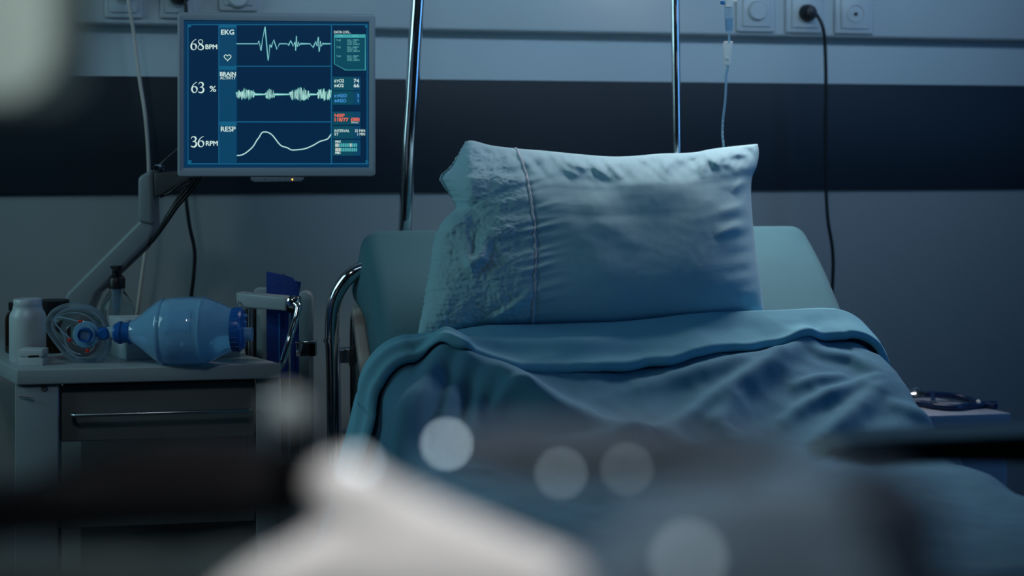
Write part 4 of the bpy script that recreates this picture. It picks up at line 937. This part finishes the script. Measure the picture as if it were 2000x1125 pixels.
obj('chest_piece', lathe(NT(1790, 3.17, .018), (0, -0.25, 1), [(0, 0), (0, .019), (.004, .021), (.007, .017), (.010, .008), (.014, .006), (.016, 0)], 30), M['chrome'], sg)

# ------------------------------------------------------------------ out-of-focus foreground
tbl = thing('foreground_table', 'dark table surface under the blurred foreground equipment', 'table', (0.0, 0.46, 0))
FT = -0.175
obj('table_top', box(0.0, 0.47, HC+FT-0.012, 0.62, 0.24, 0.022, 0, 0.004), M['foreg_dark'], tbl)
for sx in (-0.28, 0.28):
    for sy in (0.37, 0.57): obj('leg', box(sx, sy, (HC+FT-0.023)/2, 0.03, 0.03, HC+FT-0.023, 0, 0.003), M['foreg_dark'], tbl)
def blob(pts, D, th, bulge=1.0, n=5, zoff=0):
    """rounded solid whose front outline follows the points: a pillow-shaped casing"""
    q = catmull([(x, y, 0) for x, y in pts]+[(*pts[0], 0)], n)[:-1]
    cx = sum(p.x for p in q)/len(q); cy = sum(p.y for p in q)/len(q)
    R = []
    for k in range(9):
        a_ = -PI/2+PI*k/8; s_ = 0.35+0.65*math.cos(a_)**0.6 if abs(a_) < PI/2-1e-3 else 0.35
        R.append([P(cx+(p.x-cx)*s_, cy+(p.y-cy)*s_, D+th/2*math.sin(a_)) for p in q])
    return loft(R)
wd = obj('padded_roll', blob([(622, 905), (690, 893), (770, 940), (870, 985), (1000, 1040), (1120, 1090), (1260, 1170), (1400, 1250), (800, 1262), (420, 1200), (480, 1110), (590, 1050), (625, 1000), (600, 950)], 0.50, 0.05), M['foreg_white'])
tag(wd, 'large blurred bright white rounded roll at the bottom foreground', 'roll')
bd = obj('equipment_bag', blob([(300, 850), (420, 846), (520, 858), (600, 878), (632, 905), (610, 960), (590, 1010), (480, 1030), (300, 1040), (100, 1050), (-150, 1060), (-150, 960), (60, 930), (180, 880)], 0.60, 0.06), M['black'])
tag(bd, 'blurred black bag-like shape in the lower left foreground', 'bag')
br_ = obj('equipment_column', prism([P(x, y, 0.48) for x, y in ((-420, -300), (70, -300), (98, -260), (100, 100), (90, 165), (40, 208), (-190, 214), (-190, 1262), (-420, 1262))], (0, 0.05, 0), 0.006), M['foreg_teal'])
tag(br_, 'blurred pale casing corner filling the top left of view', 'equipment')
ty = obj('equipment_box', blob([(-200, 1110), (100, 1085), (350, 1080), (560, 1060), (640, 1100), (640, 1180), (-200, 1180)], 0.54, 0.05), M['foreg_deep'])
tag(ty, 'blurred grey-green casing along the bottom left edge', 'equipment')
gb = thing('grey_case', 'blurred slate grey case at the bottom right foreground', 'equipment', P(1450, 1240, 0.37))
obj('case_body', blob([(1290, 960), (1400, 930), (1520, 915), (1620, 920), (1670, 960), (1690, 1060), (1700, 1260), (1040, 1260), (1150, 1090)], 0.37, 0.03), M['foreg_grey'], gb)
obj('case_side', prism([P(x, y, 0.40) for x, y in ((1680, 960), (1760, 945), (1850, 985), (1840, 1262), (1680, 1262))], (0, 0.04, 0), 0.004), M['foreg_navy'], gb, label='dark navy side section')
db = thing('instrument_bar', 'blurred dark grey instrument with pale glints across the blanket', 'instrument', P(1450, 1240, 0.505))
obj('bar', blob([(860, 845), (1000, 822), (1200, 825), (1400, 838), (1560, 860), (1560, 885), (1400, 930), (1250, 950), (1050, 950), (930, 920), (870, 880)], 0.505, 0.03), M['foreg_slate'], db)
obj('stem', prism([P(1430, 900, 0.50), P(1480, 900, 0.50), P(1480, 1250, 0.50), P(1430, 1250, 0.50)], (0, 0.01, 0), 0.002), M['foreg_slate'], db)
obj('clasp', lathe(P(565, 800, 0.56), (0, -1, 0), [(0, 0), (0, 0.007), (0.003, 0.0075), (0.005, 0.005), (0.005, 0)], 24), M['foreg_clasp'], bd, label='round pale clasp above the bag')  # pale disc and stalk, added to stand in for a blurred glint or object
obj('clasp_stalk', tube([P(565, 800, 0.565), P(560, 880, 0.575)], 0.0012, 8, False), M['black'], bd)
fb_ = thing('foot_rail', 'dark slanted rail crossing the lower right of view', 'rail', P(1900, 880, 1.25))
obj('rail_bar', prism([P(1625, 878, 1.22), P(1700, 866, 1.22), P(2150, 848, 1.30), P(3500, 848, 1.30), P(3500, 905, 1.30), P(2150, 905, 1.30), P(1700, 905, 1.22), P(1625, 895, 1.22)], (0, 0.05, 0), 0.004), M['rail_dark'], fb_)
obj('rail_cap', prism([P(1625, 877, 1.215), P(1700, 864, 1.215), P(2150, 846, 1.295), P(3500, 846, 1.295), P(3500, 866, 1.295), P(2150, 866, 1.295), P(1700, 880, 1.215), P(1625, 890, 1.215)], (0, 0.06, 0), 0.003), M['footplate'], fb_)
q_ = P(3470, 880, 1.32)
obj('rail_post', tube([(q_.x, q_.y, 0.0), (q_.x, q_.y, q_.z)], 0.016, 16, False), M['rail_dark'], fb_)
obj('end_cap', prism([P(1598, 896, 1.21), P(1622, 875, 1.21), P(1664, 870, 1.21), P(1640, 884, 1.21)], (0, 0.05, 0), 0.001), M['cream'], fb_, label='pale tapered tip')  # pale piece shaped like the glint on the rail end
def glow_dot(px, py, D, r, s, parent, lab):  # glowing beads stand in for blurred metal reflections, no lamps here
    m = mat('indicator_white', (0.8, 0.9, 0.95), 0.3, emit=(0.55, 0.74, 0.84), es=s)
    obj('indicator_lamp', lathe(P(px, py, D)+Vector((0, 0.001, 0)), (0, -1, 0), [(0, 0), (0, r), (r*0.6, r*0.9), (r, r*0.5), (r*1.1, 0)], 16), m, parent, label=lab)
glow_dot(872, 868, 0.487, 0.0012, 14, db, 'brightest lamp at the left end')
glow_dot(1096, 926, 0.487, 0.0012, 3.6, db, 'lamp on the lower edge')
glow_dot(1225, 918, 0.487, 0.0013, 1.8, db, 'faintest lamp')
glow_dot(700, 905, 0.472, 0.0014, 4, wd, 'pale lamp at the tip')
glow_dot(1345, 1095, 0.350, 0.0022, 1.5, gb, 'white lamp near the bottom')
